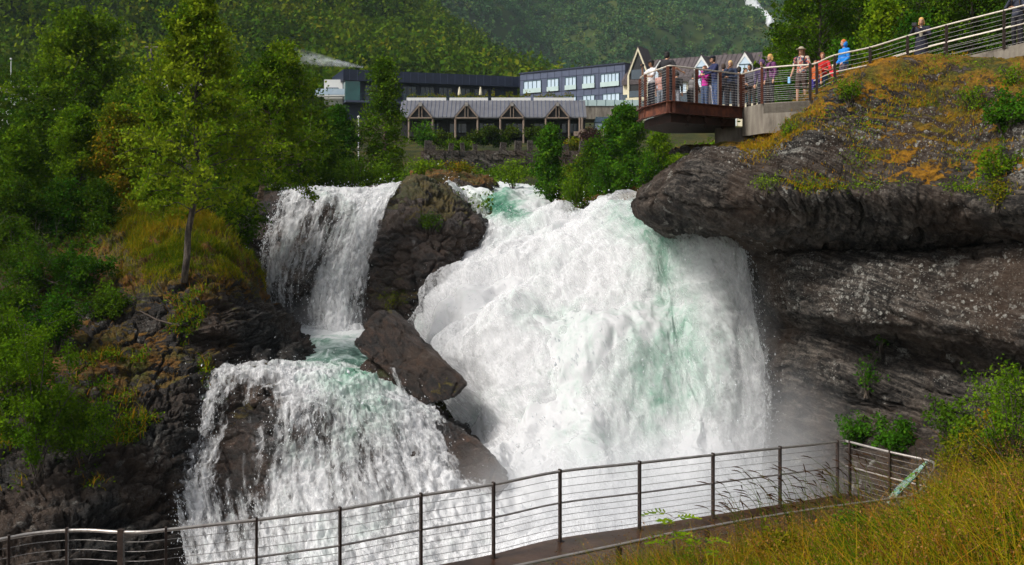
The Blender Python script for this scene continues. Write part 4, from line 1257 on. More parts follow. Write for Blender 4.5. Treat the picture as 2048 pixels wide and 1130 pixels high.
# ================================================================== far woods: countless crowns
def forest(name, label, xr, yr, n, hr, wr_, clumps, size, seed, kind, keep=None, lt=.45):
    rng = np.random.default_rng(seed)
    x = rng.uniform(*xr, n)
    y = rng.uniform(*yr, n)
    ok = np.ones(n, bool) if keep is None else keep(x, y, rng)
    x, y = x[ok], y[ok]
    n = len(x)
    z = ground_z(x, y)
    h = rng.uniform(*hr, n)
    wd = h * rng.uniform(*wr_, n)
    big = vnoise(np.stack([x / 45, y / 45, x * 0], -1), seed) * .22
    tt = lt + big + rng.normal(0, .20, n) - (.22 * sstep(-45, -120, x) if kind == 'forest' else 0)  # cloud shade put into the leaf tint: crowns darken towards the far left
    k = clumps
    d = rnd_dirs(rng, n * k).reshape(n, k, 3)
    d[..., 2] = d[..., 2] * .9 + .12
    rad = rng.uniform(.55, 1.05, (n, k, 1))
    c = d * rad * np.stack([wd * .5, wd * .5, h * .46], 1)[:, None]
    lob = 1 + .28 * np.sin(d[..., :1] * 5 + rng.uniform(0, 6, (n, 1, 1))) * np.cos(d[..., 2:] * 4)
    c *= lob
    c += np.stack([x, y, z + h * .52], 1)[:, None]
    t = np.clip(np.repeat(tt, k) + rng.normal(0, .10, n * k), 0, 1)
    V, Q, T = leaf_faces(c.reshape(-1, 3), size, t, rng, .2, .85)
    me = make_mesh(name, V, [Q], {'tint': T}, None, False, [LM[kind]])
    return link(name, me, None, label, 'forest', None, 'stuff')


def off_stream(x, y):
    """no trees in the bed of the mountain stream"""
    u = x / y * F + CX
    v = CY - ground_z(x, y) / y * F
    return ~((np.abs(u - np.interp(v, [-40, -5, 12, 24, 34, 44, 60], [1494, 1498, 1506, 1517, 1532, 1540, 1538])) < 13) & (v < 72))


def inview(m):
    return lambda x, y, rng: (np.abs(x) < y * .51 * m + 12)


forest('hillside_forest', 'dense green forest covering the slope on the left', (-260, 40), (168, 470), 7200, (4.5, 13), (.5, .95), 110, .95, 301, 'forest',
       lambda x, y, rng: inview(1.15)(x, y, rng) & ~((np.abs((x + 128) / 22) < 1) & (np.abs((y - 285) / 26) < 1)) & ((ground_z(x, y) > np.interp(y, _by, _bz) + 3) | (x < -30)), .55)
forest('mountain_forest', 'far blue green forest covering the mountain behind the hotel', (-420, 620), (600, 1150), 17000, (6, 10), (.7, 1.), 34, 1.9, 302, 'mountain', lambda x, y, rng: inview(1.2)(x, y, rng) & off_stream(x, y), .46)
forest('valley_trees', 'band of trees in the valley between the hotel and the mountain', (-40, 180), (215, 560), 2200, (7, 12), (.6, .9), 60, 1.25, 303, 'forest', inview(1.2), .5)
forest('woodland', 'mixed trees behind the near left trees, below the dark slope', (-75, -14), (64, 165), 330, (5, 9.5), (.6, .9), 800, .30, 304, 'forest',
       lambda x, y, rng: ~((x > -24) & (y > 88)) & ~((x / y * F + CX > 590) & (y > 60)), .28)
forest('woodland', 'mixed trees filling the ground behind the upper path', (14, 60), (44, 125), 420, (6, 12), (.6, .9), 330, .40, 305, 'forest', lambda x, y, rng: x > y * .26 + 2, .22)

# two dark spruces that stand out of the valley trees
for i, (px, yt, hp, wp) in enumerate([(972, 122, 26, 17), (988, 127, 22, 15)]):
    d = 262
    tree('spruce_tree', ('taller dark spruce among the pale valley trees above the hotel roof', 'shorter dark spruce right of the taller spruce above the hotel roof')[i], 'tree', P(px, yt + hp, d), hp / F * d, wp / F * d, 320 + i, 'hedge',
         cb=.05, nb=60, leaves=3000, size=.32, r0=.15, up=.1, droop=.3, sub=2, spread=.2, lt=.15, profile=lambda t: 1.1 * (1 - t) + .05, group='dark spruces above the hotel')

# rock face high on the dark slope
t_ = P(95, 32, 275)
mb = MB().ell((0, 0, 0), (9, 4, 4.2), 24, 16)
o = mb.build('bare_rock', M_bank, None, True, kind='structure', loc=t_, rot=(.3, .5, .2))

# ================================================================== ground cover


def scatter(pts, nrm, n, rng, w=None):
    k = rng.choice(len(pts), n, p=None if w is None else w / w.sum())
    return pts[k] + rng.normal(0, .06, (n, 3)), k


def blades(name, label, base, h, rng, kind, width=.012, bend=.5, tint=.5, tv=.25, wind=(-.25, 0)):
    n = len(base)
    az = rng.uniform(0, 2 * PI, n)
    side = np.stack([np.cos(az), np.sin(az), az * 0], 1)
    ln = h * rng.uniform(.55, 1.25, n)
    ld = rng.normal(0, bend, (n, 2)) * .6 + np.array(wind)
    ld = np.concatenate([ld, np.zeros((n, 1))], 1)
    rows_ = []
    for u, wd in ((0, 1.), (.4, .85), (.75, .55), (1., .08)):
        c = base + np.array([0, 0, 1.]) * (ln * u * (1 - .22 * u * np.linalg.norm(ld, axis=1)))[:, None] + ld * (ln * u ** 1.9)[:, None]
        rows_ += [c - side * width * wd, c + side * width * wd]
    V = np.stack(rows_, 1).reshape(-1, 3)
    q = np.array([(0, 1, 3, 2), (2, 3, 5, 4), (4, 5, 7, 6)])
    Q = (np.arange(n)[:, None, None] * 8 + q).reshape(-1, 4)
    t = np.repeat(np.clip(tint + rng.normal(0, tv, n), 0, 1), 8)
    me = make_mesh(name, V, [Q], {'tint': t}, None, False, [LM[kind]])
    tips = base + np.array([0, 0, 1.]) * (ln * (1 - .22 * np.linalg.norm(ld, axis=1)))[:, None] + ld * ln[:, None]
    return link(name, me, None, label, 'grass', None, 'stuff'), tips, ld


def below_rail(b, h, seed, slack=10, keep=.05):
    """grass beside the walkway is trodden short, so that only stray blades reach above the inner railing"""
    r = np.random.default_rng(seed).random(len(b))
    u = b[:, 0] / b[:, 1] * F + CX
    v = CY - b[:, 2] / b[:, 1] * F
    lim = np.interp(u, [1040, 1238, 1413, 1600, 1790, 1850, 1875], [1131, 1090, 1055, 1023, 997, 985, 900]) + slack
    hm = np.clip((v - lim) / F * b[:, 1], .04, 9)
    return np.where(r < keep, h, np.minimum(h, hm * np.random.default_rng(seed + 1).uniform(.6, 1.25, len(b))))


# the near grass bank, right foreground
H_rows = [
    [(900, 1640, 6.5), (1200, 1520, 6.2), (1500, 1440, 5.8), (1800, 1350, 5.4), (2100, 1270, 5), (2500, 1220, 4.6)],
    [(1050, 1390, 9), (1230, 1310, 8.8), (1480, 1240, 8.4), (1800, 1160, 8.2), (2080, 1070, 7.8), (2500, 1010, 7)],
    [(1120, 1290, 10.2), (1320, 1215, 10.8), (1530, 1155, 11.4), (1780, 1090, 11.6), (2060, 1000, 11), (2500, 930, 10.5)],
    [(1180, 1245, 11.), (1370, 1178, 11.8), (1570, 1122, 13), (1775, 1068, 14.5), (2050, 940, 14.3), (2500, 850, 14)],
    [(1230, 1225, 11.9), (1420, 1155, 12.7), (1610, 1105, 14.1), (1812, 1044, 15.9), (2020, 922, 16.6), (2450, 825, 16.5)],
    [(1250, 1330, 12.4), (1450, 1270, 13.3), (1650, 1200, 14.9), (1840, 1110, 17.1), (1965, 930, 18.9), (2400, 805, 19)],
    [(1300, 1420, 13.5), (1500, 1350, 14.5), (1700, 1280, 16.3), (1860, 1120, 18.7), (1965, 905, 21.3), (2380, 785, 21.5)]]
GH = loft(to_world(H_rows), 130, 150)
GH[..., 2] += .12 * fbm(GH * 1.1, 4, 401)
grid_obj('grass_bank', GH, M_ground, None, None, True, kind='structure')
pts = GH.reshape(-1, 3)
rng = np.random.default_rng(402)
dens = 1 / (pts[:, 1] ** .6) * (.5 + .5 * sstep(-.35, .3, fbm(pts * .8, 3, 403)))
b, k = scatter(pts, None, 74000, rng, dens)
patchy = .22 + .85 * fbm(b * .9, 5, 404, .65) + .26 * sstep(11.5, 14.5, b[:, 1]) + .12 * sstep(12, 8, b[:, 1])
blades('grass', 'long golden and green grass on the bank in the right foreground', b, below_rail(b, (.10 + .30 * rng.random(len(b)) ** 1.5) * (.55 + .95 * sstep(-.3, .45, fbm(b * 1.1, 4, 409))), 1), rng, 'grass', .0062, .9, patchy, .20, (-.18, .05))
b, k = scatter(pts, None, 6500, rng, dens)
_, tips, ld = blades('grass', 'thin pale flowering grass stalks above the bank in the right foreground', b, below_rail(b, .36 + .3 * rng.random(len(b)), 3, 4, .25), rng, 'grass', .003, .35, .66, .18, (-.2, .05))
lp = np.repeat(tips, 9, 0) + rng.normal(0, 1, (len(tips) * 9, 3)) * [.035, .035, .075]
V, Q, T = leaf_faces(lp, .017, np.clip(rng.normal(.62, .25, len(lp)), 0, 1), rng, .3, .5)
link('grass_seed', make_mesh('grass_seed', V, [Q], {'tint': T}, None, False, [LM['seed']]), None, 'loose rust coloured seed heads over the bank', 'grass', None, 'stuff')
b, k = scatter(pts, None, 5000, rng, dens)
blades('grass', 'long bent straw stalks lying through the grass of the right bank', b, below_rail(b, .5 + .35 * rng.random(len(b)), 5, 4, .08), rng, 'grass', .0035, 1.5, .78, .16, (-.3, -.05))
# tall stalks with dark spikes standing against the deck
sp = []
rs = random.Random(9)
for i in range(120):
    px = rs.choice([rs.uniform(1470, 1760), rs.uniform(1560, 1740), rs.uniform(1480, 1880)])
    d = 10.5 + (px - 1300) / 600 * 4.2 + rs.uniform(-.8, .5)
    yb = np.interp(px, [1300, 1480, 1650, 1830], [1200, 1150, 1110, 1050])
    sp.append(P(px, yb, d))
mbs, mbh = MB(), MB()
for i, q in enumerate(sp):
    hh = rs.uniform(.75, 1.3)
    v = np.array([rs.uniform(-.42, .02), rs.uniform(-.2, .1), 0])
    u = np.linspace(0, 1, 7)[:, None]
    c = q + np.array([0, 0, hh]) * u + v * hh * u ** 2.2 - np.array([0, 0, .12 * hh]) * u ** 5
    mbs.tube(c, np.linspace(.004, .002, 7), 3, False, tint=.25 + .2 * rs.random())
    e = c[-1] - c[-2]
    e = e / np.linalg.norm(e) + np.array([-.25, 0, -.25])
    e /= np.linalg.norm(e)
    L = rs.uniform(.09, .17)
    mbh.tube([c[-1] - e * .02, c[-1] + e * L * .3, c[-1] + e * L * .7 + [0, 0, -.008], c[-1] + e * L + [0, 0, -.02]], [.0025, .007, .006, .002], 5, tint=rs.uniform(0, .35))
mbs.build('grass_stalk', LM['grass'], None, kind='stuff', label='thin green stalks of tall timothy grass in front of the deck', cat='grass')
mbh.build('grass_spike', LM['seed'], None, kind='stuff', label='dark nodding seed spikes on the tall grass in front of the deck', cat='grass')
# tall weeds at the right edge
for i, (px, py, d, h, kd, lb) in enumerate([
        (2030, 960, 15, 1.75, 'birch', 'tall yellow green weed at the right edge above the grass bank'),
        (1975, 985, 15.5, 1.15, 'amber', 'rusty tall weed left of the tall yellow green weed'),
        (2060, 930, 17, 2.0, 'lime', 'tall leafy weed cut by the right edge of the picture'),
        (1920, 985, 17, .95, 'amber', 'rusty bushy weed behind the end of the deck railing'),
        (1990, 900, 19, 1.5, 'lime', 'pale green tall weed at the foot of the cliff near the right edge'),
        (1700, 1105, 12.6, .42, 'green', 'small green leafy weed in the grass below the inner railing'),
        (1850, 1110, 10.8, .42, 'green', 'broad green weed in the middle of the grass bank'),
        (1960, 1120, 9.2, .4, 'dark', 'dark green weed low in the grass near the lower right corner'),
        (1560, 1140, 11.6, .38, 'amber', 'rusty little weed at the lower edge of the grass bank'),
        (1690, 1150, 11.2, .42, 'amber', 'brown seeded weed in the left half of the grass bank')]):
    shrub('tall_weed', lb, 'weed', P(px, py, d), h, h * .8, 420 + i, kd, 3200, .05, 17, 'tall weeds on the right bank', spread=.06, lt=.5)
for i, (px, py, d, lb) in enumerate([(1345, 1140, 11.4, 'small rowan sapling with feathery leaves beside the inner railing'),
                                     (1400, 1160, 11.2, 'low rowan sprig with feathery leaves right of the rowan sapling')]):
    # rowan: leaflets in pairs along arching stems
    rng = np.random.default_rng(430 + i)
    root = empty('rowan_sapling', lb, 'sapling', P(px, py, d), 0, 'rowan saplings by the inner railing')
    wood = MB()
    lp, ax_, tn = [], [], []
    wood.tube([(0, 0, -.2), (.02, 0, .2), (0, 0, .55 - .18 * i)], [.010, .008, .004], 5)
    Vs, Ts = [], []
    for k in range(11):
        az = k * 2.4
        z0 = (.2 + .5 * k / 11) * (1 - .3 * i)
        u = np.linspace(0, 1, 8)[:, None]
        dd = np.array([math.cos(az), math.sin(az), .45])
        c = np.array([0, 0, z0]) + dd * .32 * u + np.array([0, 0, -.16]) * u ** 2
        wood.tube(c, np.linspace(.004, .0015, 8), 3, False)
        sd_ = np.array([-math.sin(az), math.cos(az), 0])
        for j in range(2, 8):
            for sg in (-1, 1):
                a = (sd_ * sg + dd * .4 + np.array([0, 0, rng.uniform(-.3, .1)]))
                a /= np.linalg.norm(a)
                bb = dd / np.linalg.norm(dd)
                L = .10 * (1.1 - .05 * j)
                p0 = c[j]
                Vs.append([p0, p0 + a * L * .5 + bb * .020, p0 + a * L, p0 + a * L * .5 - bb * .020])
                Ts += [rng.uniform(.3, .9)] * 4
    wood.build('stem', M_bark, root, True)
    V = np.array(Vs).reshape(-1, 3)
    link('foliage', make_mesh('foliage', V, [np.arange(len(V)).reshape(-1, 4)], {'tint': np.array(Ts)}, None, False, [LM['lime']]), root)

# grass on the mound and tufts over the banks
def cover(Gq, n, seed, sel):
    rng = np.random.default_rng(seed)
    p = Gq[..., :3].reshape(-1, 3)
    nz = normals(Gq)[..., 2].ravel()
    u = p[:, 0] / p[:, 1] * F + CX
    v = CY - p[:, 2] / p[:, 1] * F
    w = sel(p, nz, u, v)
    k = rng.choice(len(p), n, p=w / w.sum())
    return p[k] + rng.normal(0, .05, (n, 3)), rng, k


def mound_w(p, nz, u, v):
    e = 55 * fbm(p * .6, 4, 453)
    return sstep(590, 545, v + e) * sstep(205, 260, u + e) * (.12 + sstep(-.15, .3, fbm(p * .9, 4, 451))) + np.where((v < 520) & (u <= 240), .06, 0)


b, rng, k = cover(G_bank, 26000, 450, mound_w)
yy = CY - b[:, 2] / b[:, 1] * F
tt = .38 + .5 * fbm(b * .5, 4, 452) + .22 * sstep(500, 440, yy) + .25 * sstep(530, 560, yy)
blades('grass', 'yellowing wild grass on the mound around the leaning birch', b, (.14 + .22 * sstep(540, 470, yy)) * (.6 + .7 * rng.random(len(b))), rng, 'mound', .012, .75, tt, .2, (.05, -.15))


def tuft_w(p, nz, u, v):
    return np.clip(fbm(p * .55, 4, 461) - .02, 0, 1) * np.where((v > 560) & (v < 980) & (u < 420), 1, 0) * sstep(-.1, .5, nz + .3)


b, rng, k = cover(G_bank, 16000, 460, tuft_w)
V, Q, T = leaf_faces(b + np.abs(rng.normal(0, .07, b.shape)) * [0, -1, 1.2], .085, np.clip(rng.normal(.4, .25, len(b)), 0, 1), rng, .1, .6)
link('undergrowth', make_mesh('undergrowth', V, [Q], {'tint': T}, None, False, [LM['birch']]), None, 'small leaves of low plants over the left bank', 'undergrowth', None, 'stuff')
b, rng, k = cover(G_bank, 3500, 465, tuft_w)
blades('grass', 'rusty tufts of grass hanging on the ledges of the left bank', b, .26 + .1 * rng.random(len(b)), rng, 'mound', .012, .8, .8, .2, (.05, -.3))


def cl_w(p, nz, u, v):
    return np.clip(fbm(p * .7, 4, 471) + .12 * sstep(1850, 2000, u) - .06, 0, 1) * np.where((v < 400) & (v > 100) & (u > 1480), 1, 0) * sstep(.1, .6, nz) * (p[:, 1] < 32)


b, rng, k = cover(G_cliff, 6500, 470, cl_w)
V, Q, T = leaf_faces(b + np.abs(rng.normal(0, .05, b.shape)) * [0, -1, 1.2], .055, np.clip(rng.normal(.45, .25, len(b)), 0, 1), rng, .1, .6)
link('undergrowth', make_mesh('undergrowth', V, [Q], {'tint': T}, None, False, [LM['lime']]), None, 'small bright green plants spread over the mossy cliff top', 'undergrowth', None, 'stuff')
b, rng, k = cover(G_cliff, 8000, 475, lambda p, nz, u, v: np.where((v < 390) & (v > 100) & (u > 1480), 1, 0) * sstep(.1, .6, nz) * np.clip(fbm(p * .6, 4, 476) + .1, 0, 1) * (p[:, 1] < 32.5))
blades('moss_tufts', 'golden tufts of moss and heath grass on the cliff top', b, .07 + .06 * rng.random(len(b)), rng, 'mound', .012, .8, .82, .14, (0, -.2))
# bank cover behind: low leaves on the ground between the trees
rng = np.random.default_rng(480)
n = 60000
x = np.concatenate([rng.uniform(-34, -8, n // 3), rng.uniform(-12, 4, n // 3), rng.uniform(2.5, 18, n // 3)])
y = np.concatenate([rng.uniform(40, 68, n // 3), rng.uniform(50, 84, n // 3), rng.uniform(42, 84, n // 3)])
z = ground_z(x, y)
ok = (z > -3) & ~((np.abs(x - 1.2) < 2.2) & (y < 78))
q = np.stack([x, y, z], 1)[ok]
q[:, 2] += np.abs(rng.normal(0, .35, len(q)))
V, Q, T = leaf_faces(q, .22, np.clip(.5 + .5 * fbm(q * .25, 3, 481) + rng.normal(0, .18, len(q)), 0, 1), rng, .1, .6)
link('undergrowth', make_mesh('undergrowth', V, [Q], {'tint': T}, None, False, [LM['birch']]), None, 'low leafy undergrowth on the ground around the river and below the trees', 'undergrowth', None, 'stuff')
# ================================================================== materials for built things
def mottled(name, stops, scale, rough, metal=0., bump=.3, bd=.02, stretch=(1, 1, 1), spec=.5):
    t = NT(name)
    p = t.obj()
    n = t.noise(t.map(p, stretch), scale, 7, .65)
    return t.done(t.bsdf(t.ramp(n, stops), rough, t.bump(t.noise(p, scale * 6, 4), bump, bd), metal, spec))


M_steel = mottled('brushed_steel_rail', [(.35, (.34, .30, .27)), (.65, (.50, .46, .42))], 6, .38, .75)
M_post = mottled('dark_brown_post', [(.35, (.022, .014, .011)), (.65, (.05, .030, .022))], 9, .55, .2)
M_wire = mottled('steel_cable', [(.3, (.20, .18, .17)), (.7, (.32, .30, .28))], 20, .45, .6)
M_wire2 = mottled('bright_steel_cable', [(.3, (.34, .33, .31)), (.7, (.50, .48, .46))], 20, .5, .5)
M_rail2 = mottled('pale_handrail', [(.3, (.52, .46, .38)), (.7, (.66, .60, .50))], 9, .5, .1)
M_rust = mottled('rusted_steel', [(.30, (.028, .009, .005)), (.48, (.085, .022, .010)), (.66, (.17, .05, .020))], 3.5, .85, 0, .5, .03)
M_rustdark = mottled('dark_rusted_steel', [(.30, (.012, .006, .004)), (.66, (.05, .018, .010))], 4, .9, 0, .5, .03)
M_conc = mottled('stained_concrete', [(.30, (.07, .058, .044)), (.47, (.18, .155, .125)), (.68, (.29, .26, .21))], 1.6, .9, 0, .4, .03, (1.6, 1.6, .35))
M_deckm = mottled('wet_deck', [(.30, (.022, .012, .008)), (.5, (.055, .028, .017)), (.7, (.085, .048, .030))], 2.2, .30, 0, .35, .01)
M_navy = mottled('navy_cladding', [(.3, (.008, .013, .034)), (.7, (.016, .024, .058))], .8, .5)
M_grey = mottled('slate_panels', [(.3, (.055, .070, .120)), (.7, (.090, .108, .175))], .7, .6)
M_seam = mottled('zinc_roof', [(.3, (.105, .105, .12)), (.7, (.16, .16, .175))], .9, .5, .2)
M_mans = mottled('dark_shingle', [(.3, (.050, .038, .040)), (.7, (.10, .08, .082))], 1.4, .8)
M_cream = mottled('cream_render', [(.3, (.58, .52, .36)), (.7, (.70, .64, .47))], .6, .8)
M_white = mottled('white_render', [(.3, (.66, .66, .64)), (.7, (.76, .76, .74))], .6, .8)
M_wood = mottled('grey_timber', [(.3, (.16, .115, .085)), (.7, (.30, .23, .18))], 2.5, .85, 0, .3, .02, (3, 3, .5))
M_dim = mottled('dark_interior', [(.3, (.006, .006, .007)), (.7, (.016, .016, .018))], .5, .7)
M_frame = mottled('teal_window_frame', [(.3, (.015, .05, .07)), (.7, (.03, .08, .10))], 2, .5)
M_farm = mottled('grey_farm_roof', [(.3, (.13, .11, .095)), (.7, (.24, .21, .18))], 1.2, .8)
M_pole = mottled('weathered_pole', [(.3, (.14, .11, .09)), (.7, (.26, .21, .17))], 2, .85)
M_stone = rock_mat('dry_stone', (.045, .038, .032), (.16, .14, .12), (1, 1, 1.5), lichen=.6)


def glass_mat(name, col, lo, hi):
    t = NT(name)
    n = t.noise(t.obj(), .9, 3)
    return t.done(t.bsdf(t.mix(n, lo, hi), .08, None, 0, .9))


M_pane = glass_mat('pale_window', None, (.36, .50, .64), (.60, .70, .78))
M_paneG = glass_mat('greenish_window', None, (.36, .48, .48), (.52, .64, .62))
M_paned = glass_mat('dark_window', None, (.008, .02, .035), (.03, .06, .09))
M_teal = glass_mat('teal_glass', None, (.01, .08, .08), (.04, .20, .18))


# ================================================================== lower walkway with its railing
def zpt(px, py, z):
    """the point at height z that shows at photo position px, py"""
    return P(px, py, F * z / (CY - py))


OUT = [(-330, 1108, -4.26), (-200, 1102, -4.28), (-90, 1092, -4.3), (0, 1079, -4.3), (60, 1068, -4.3), (120, 1062, -4.3), (175, 1060.5, -4.3), (235, 1064, -4.3), (290, 1064, -4.3), (340, 1059, -4.3), (430, 1049, -4.3), (513, 1040, -4.3),
       (600, 1029, -4.3), (680, 1019, -4.3), (842, 991, -4.3), (987, 969, -4.3), (1120, 943, -4.31), (1279, 926, -4.38), (1426, 910, -4.5), (1560, 896, -4.66), (1650, 887, -4.80), (1686, 882, -4.88)]
RET = [(1700, 884, -4.88), (1780, 904, -4.88), (1848, 919, -4.88), (1868, 926, -4.88), (1866, 940, -4.88), (1850, 968, -4.88), (1838, 984, -4.86), (1824, 991, -4.84)]
INN = [(1790, 997, -4.82), (1700, 1009, -4.72), (1600, 1023, -4.58), (1500, 1039, -4.45), (1413, 1055, -4.35), (1330, 1070, -4.3), (1238, 1090, -4.3), (1040, 1131, -4.3), (900, 1160, -4.3), (760, 1186, -4.3)]
outp = np.array([zpt(*q) for q in OUT])
retp = np.array([zpt(*q) for q in RET])
innp = np.array([zpt(*q) for q in INN])
loop = np.concatenate([outp, retp, innp])


def smooth_path(pts, k=6):
    return catmull(pts, (len(pts) - 1) * k + 1)


loop_s = smooth_path(loop, 5)
rail = empty('guard_railing', 'long brown steel railing with a pale handrail and cables around the lower walkway', 'railing', outp[14] - [0, 0, 1.1])
ro = np.array(rail.location)


def drop(pts, h):
    return np.asarray(pts) - np.array([0, 0, h]) - ro


MB().tube(drop(loop_s, 0), .024, 8).build('handrail', M_steel, rail, True)
MB().tube(drop(loop_s[:(len(outp) + len(retp) - 1) * 5], .50), .016, 8).build('mid_rail', M_steel, rail, True)
for i, h in enumerate((.125, .25, .375, .60, .70, .80, .90, 1.0)):
    MB().tube(drop(loop_s, h), .0045, 4).build('cable', M_wire, rail, True)


def post_at(p, tang, h, th=.02, wd=.062, lift=.025):
    a = math.atan2(tang[1], tang[0])
    m = MB().box((0, 0, -h / 2 + lift), (th, wd, h + lift), rz=a)
    m.box((0, 0, -h + .012), (.09, .12, .016), rz=a)
    return m.build('post', M_post, rail, loc=np.asarray(p) - ro)


def post_px(px, path, lim=None):
    u = path[:, 0] / path[:, 1] * F + CX
    k = int(np.argmin(np.abs(u - px)))
    return path[k], path[min(k + 1, len(path) - 1)] - path[max(k - 1, 0)]


outs = smooth_path(outp, 8)
inns = smooth_path(innp, 8)
rets = smooth_path(retp, 8)
for px in (-140, 14, 135, 240, 331, 513, 681, 842, 987, 1120, 1279, 1426, 1560, 1674):
    p, tg = post_px(px, outs)
    post_at(p, tg, 1.12, .03 if px != 240 else .075)
for px in (1704, 1779):
    p, tg = post_px(px, rets[:30])
    post_at(p, tg, 1.12, .03)
for px in (1720, 1580, 1411, 1238, 1000):
    p, tg = post_px(px, inns)
    post_at(p - [0, 0, .03], tg, 1.1, .04, .07, 0)
# the deck
oa = np.concatenate([outs, rets[:26]])
oe = oa.copy()
ie = inns[::-1]
ie = np.concatenate([[outp[0] + [1.5, -3.0, 0], outp[3] + [1.6, -2.8, 0], outp[7] + [.9, -2.7, 0]], ie])
n = 120
A_ = catmull(oe, n)
B_ = catmull(ie, n)
mid = [(A_ + (B_ - A_) * u) for u in np.linspace(-.04, 1.03, 9)]
GD = np.stack(mid, 1)
GD[..., 2] -= 1.105
top = GD.reshape(-1, 3)
bot = top - [0, 0, .16]
q = grid_faces(n, 9)
m9 = n * 9
side = []
for i in range(n - 1):
    side += [(i * 9, (i + 1) * 9, (i + 1) * 9 + m9, i * 9 + m9), ((i + 1) * 9 + 8, i * 9 + 8, i * 9 + 8 + m9, (i + 1) * 9 + 8 + m9)]
for j in range(8):
    side += [(j, j + m9, j + 1 + m9, j + 1), ((n - 1) * 9 + j, (n - 1) * 9 + j + 1, (n - 1) * 9 + j + 1 + m9, (n - 1) * 9 + j + m9)]
link('walkway', make_mesh('walkway', np.concatenate([top, bot]), [q, q[:, ::-1] + m9, np.array(side)], None, None, False, [M_deckm]), kind='structure')
# legs that carry the deck down to the rock
sup = MB()
for k in (20, 50, 80, 104):
    for j in (2, 6):
        c = GD[k, j]
        sup.tube([c - [0, 0, .1], c - [0, 0, 8]], .09, 10)
    a, b = GD[k, 0], GD[k, 8]
    sup.tube([a - [0, 0, .26], b - [0, 0, .26]], .09, 4)
sup.build('walkway_support', M_post, label='dark steel legs and cross beams under the lower walkway', cat='support')

# information board leaning on the end of the railing, seen almost edge on
t = NT('board_print')
p = t.obj()
n1 = t.noise(t.map(p, (1.4, 1.4, 3.2), (0, .5, 0)), 3.2, 5, .62, 1.2)
c = t.ramp(n1, [(.30, (.02, .10, .12)), (.42, (.05, .24, .22)), (.50, (.42, .52, .50)), (.57, (.10, .26, .07)), (.66, (.16, .42, .05)), (.78, (.10, .12, .34))])
M_board = t.done(t.bsdf(c, .25))
e0, e1 = P(1853, 921, 18.5), P(1776, 1005, 16.1)
bd = empty('information_board', 'slanted green and blue printed board at the end of the lower walkway, seen edge on', 'board', e0)
u_ = e1 - e0
L = np.linalg.norm(u_)
u_ = u_ / L
sd_ = np.array([-.75, .35, -.62])
sd_ -= u_ * np.dot(sd_, u_)
sd_ /= np.linalg.norm(sd_)
view = e0 / np.linalg.norm(e0)
nn = np.cross(u_, sd_)
NB = 24
V, Fq = [], []
for i in range(NB + 1):
    s = i / NB
    wv = .30 * math.sin(PI * s) ** .8 + .03
    for j in range(5):
        f = j / 4 - .35
        q_ = u_ * L * s + sd_ * wv * f * 1.15 + nn * .05 * math.sin(PI * (j / 4))
        V += [q_, q_ + nn * .018]
V = np.array(V)
idx = lambda i, j, k: (i * 5 + j) * 2 + k
for i in range(NB):
    for j in range(4):
        Fq += [(idx(i, j, 0), idx(i, j + 1, 0), idx(i + 1, j + 1, 0), idx(i + 1, j, 0)), (idx(i, j, 1), idx(i + 1, j, 1), idx(i + 1, j + 1, 1), idx(i, j + 1, 1))]
    Fq += [(idx(i, 0, 0), idx(i + 1, 0, 0), idx(i + 1, 0, 1), idx(i, 0, 1)), (idx(i, 4, 0), idx(i, 4, 1), idx(i + 1, 4, 1), idx(i + 1, 4, 0))]
link('panel', make_mesh('panel', V, [np.array(Fq)], None, None, True, [M_board]), bd)
for s in (.3, .7):
    c = u_ * L * s
    MB().tube([c, c + np.array([.05, -.05, -.85])], .022, 6).build('bracket', M_post, bd)


# ================================================================== upper viewing platform
ZR, ZD = 4.15, 3.05


def rp(px, py, z=ZR):
    return zpt(px, py, z)


pA, pB = rp(1339, 131), rp(1483, 148.5)
pL1, pL2 = rp(1291, 148), rp(1280, 157)
pC, pD = rp(1527, 136), rp(1627, 128)
plat = empty('viewing_platform', 'cantilevered rust brown steel viewing platform with cable railing, crowded with visitors', 'platform', [pA[0], pA[1], ZD])
po = np.array(plat.location)
xy = lambda p: (p[0], p[1])
L3 = pL2 + [1.2, 2.6, 0]
Rb = pB + [.6, 3.6, 0]
poly = [xy(pA), xy(pB), xy(Rb), xy(L3), xy(pL2), xy(pL1)]
pl = [(a - po[0], b - po[1]) for a, b in poly]
MB().slab(pl, -.10, 0).build('deck', M_wood, plat)
cxy = np.mean(pl, 0)
inn = [tuple(cxy + (np.array(q) - cxy) * .90) for q in pl]
MB().slab(inn, -.62, -.36).build('underframe', M_rustdark, plat)
fas = MB()
web = MB()
edge = [pL2, pL1, pA, pB]
for a, b in zip(edge[:-1], edge[1:]):
    a2, b2 = a - po, b - po
    d_ = b2 - a2
    ln = math.hypot(d_[0], d_[1])
    ang = math.atan2(d_[1], d_[0])
    nx = np.array([d_[1], -d_[0]]) / ln         # outwards (towards the viewer)
    c = (a2 + b2) / 2
    fas.box((c[0] + nx[0] * .0, c[1] + nx[1] * .0, -.17), (ln + .02, .02, .36), rz=ang)
    fas.box((c[0] + nx[0] * .055, c[1] + nx[1] * .055, .0), (ln + .12, .13, .022), rz=ang)
    fas.box((c[0] + nx[0] * .055, c[1] + nx[1] * .055, -.355), (ln + .12, .13, .022), rz=ang)
fas.build('fascia', M_rust, plat)
gi = MB()
for s in (.25, .5, .75):
    a = (pA + (pB - pA) * s) - po
    gi.tube([(a[0] + .02, a[1] + .1, -.45), (a[0] + .4, a[1] + 3.2, -.45)], .11, 4)
    gi.tube([(a[0] + .02, a[1] + .06, -.36), (a[0] + .05, a[1] + .55, -.68)], .05, 4)
gi.build('girder', M_rustdark, plat)
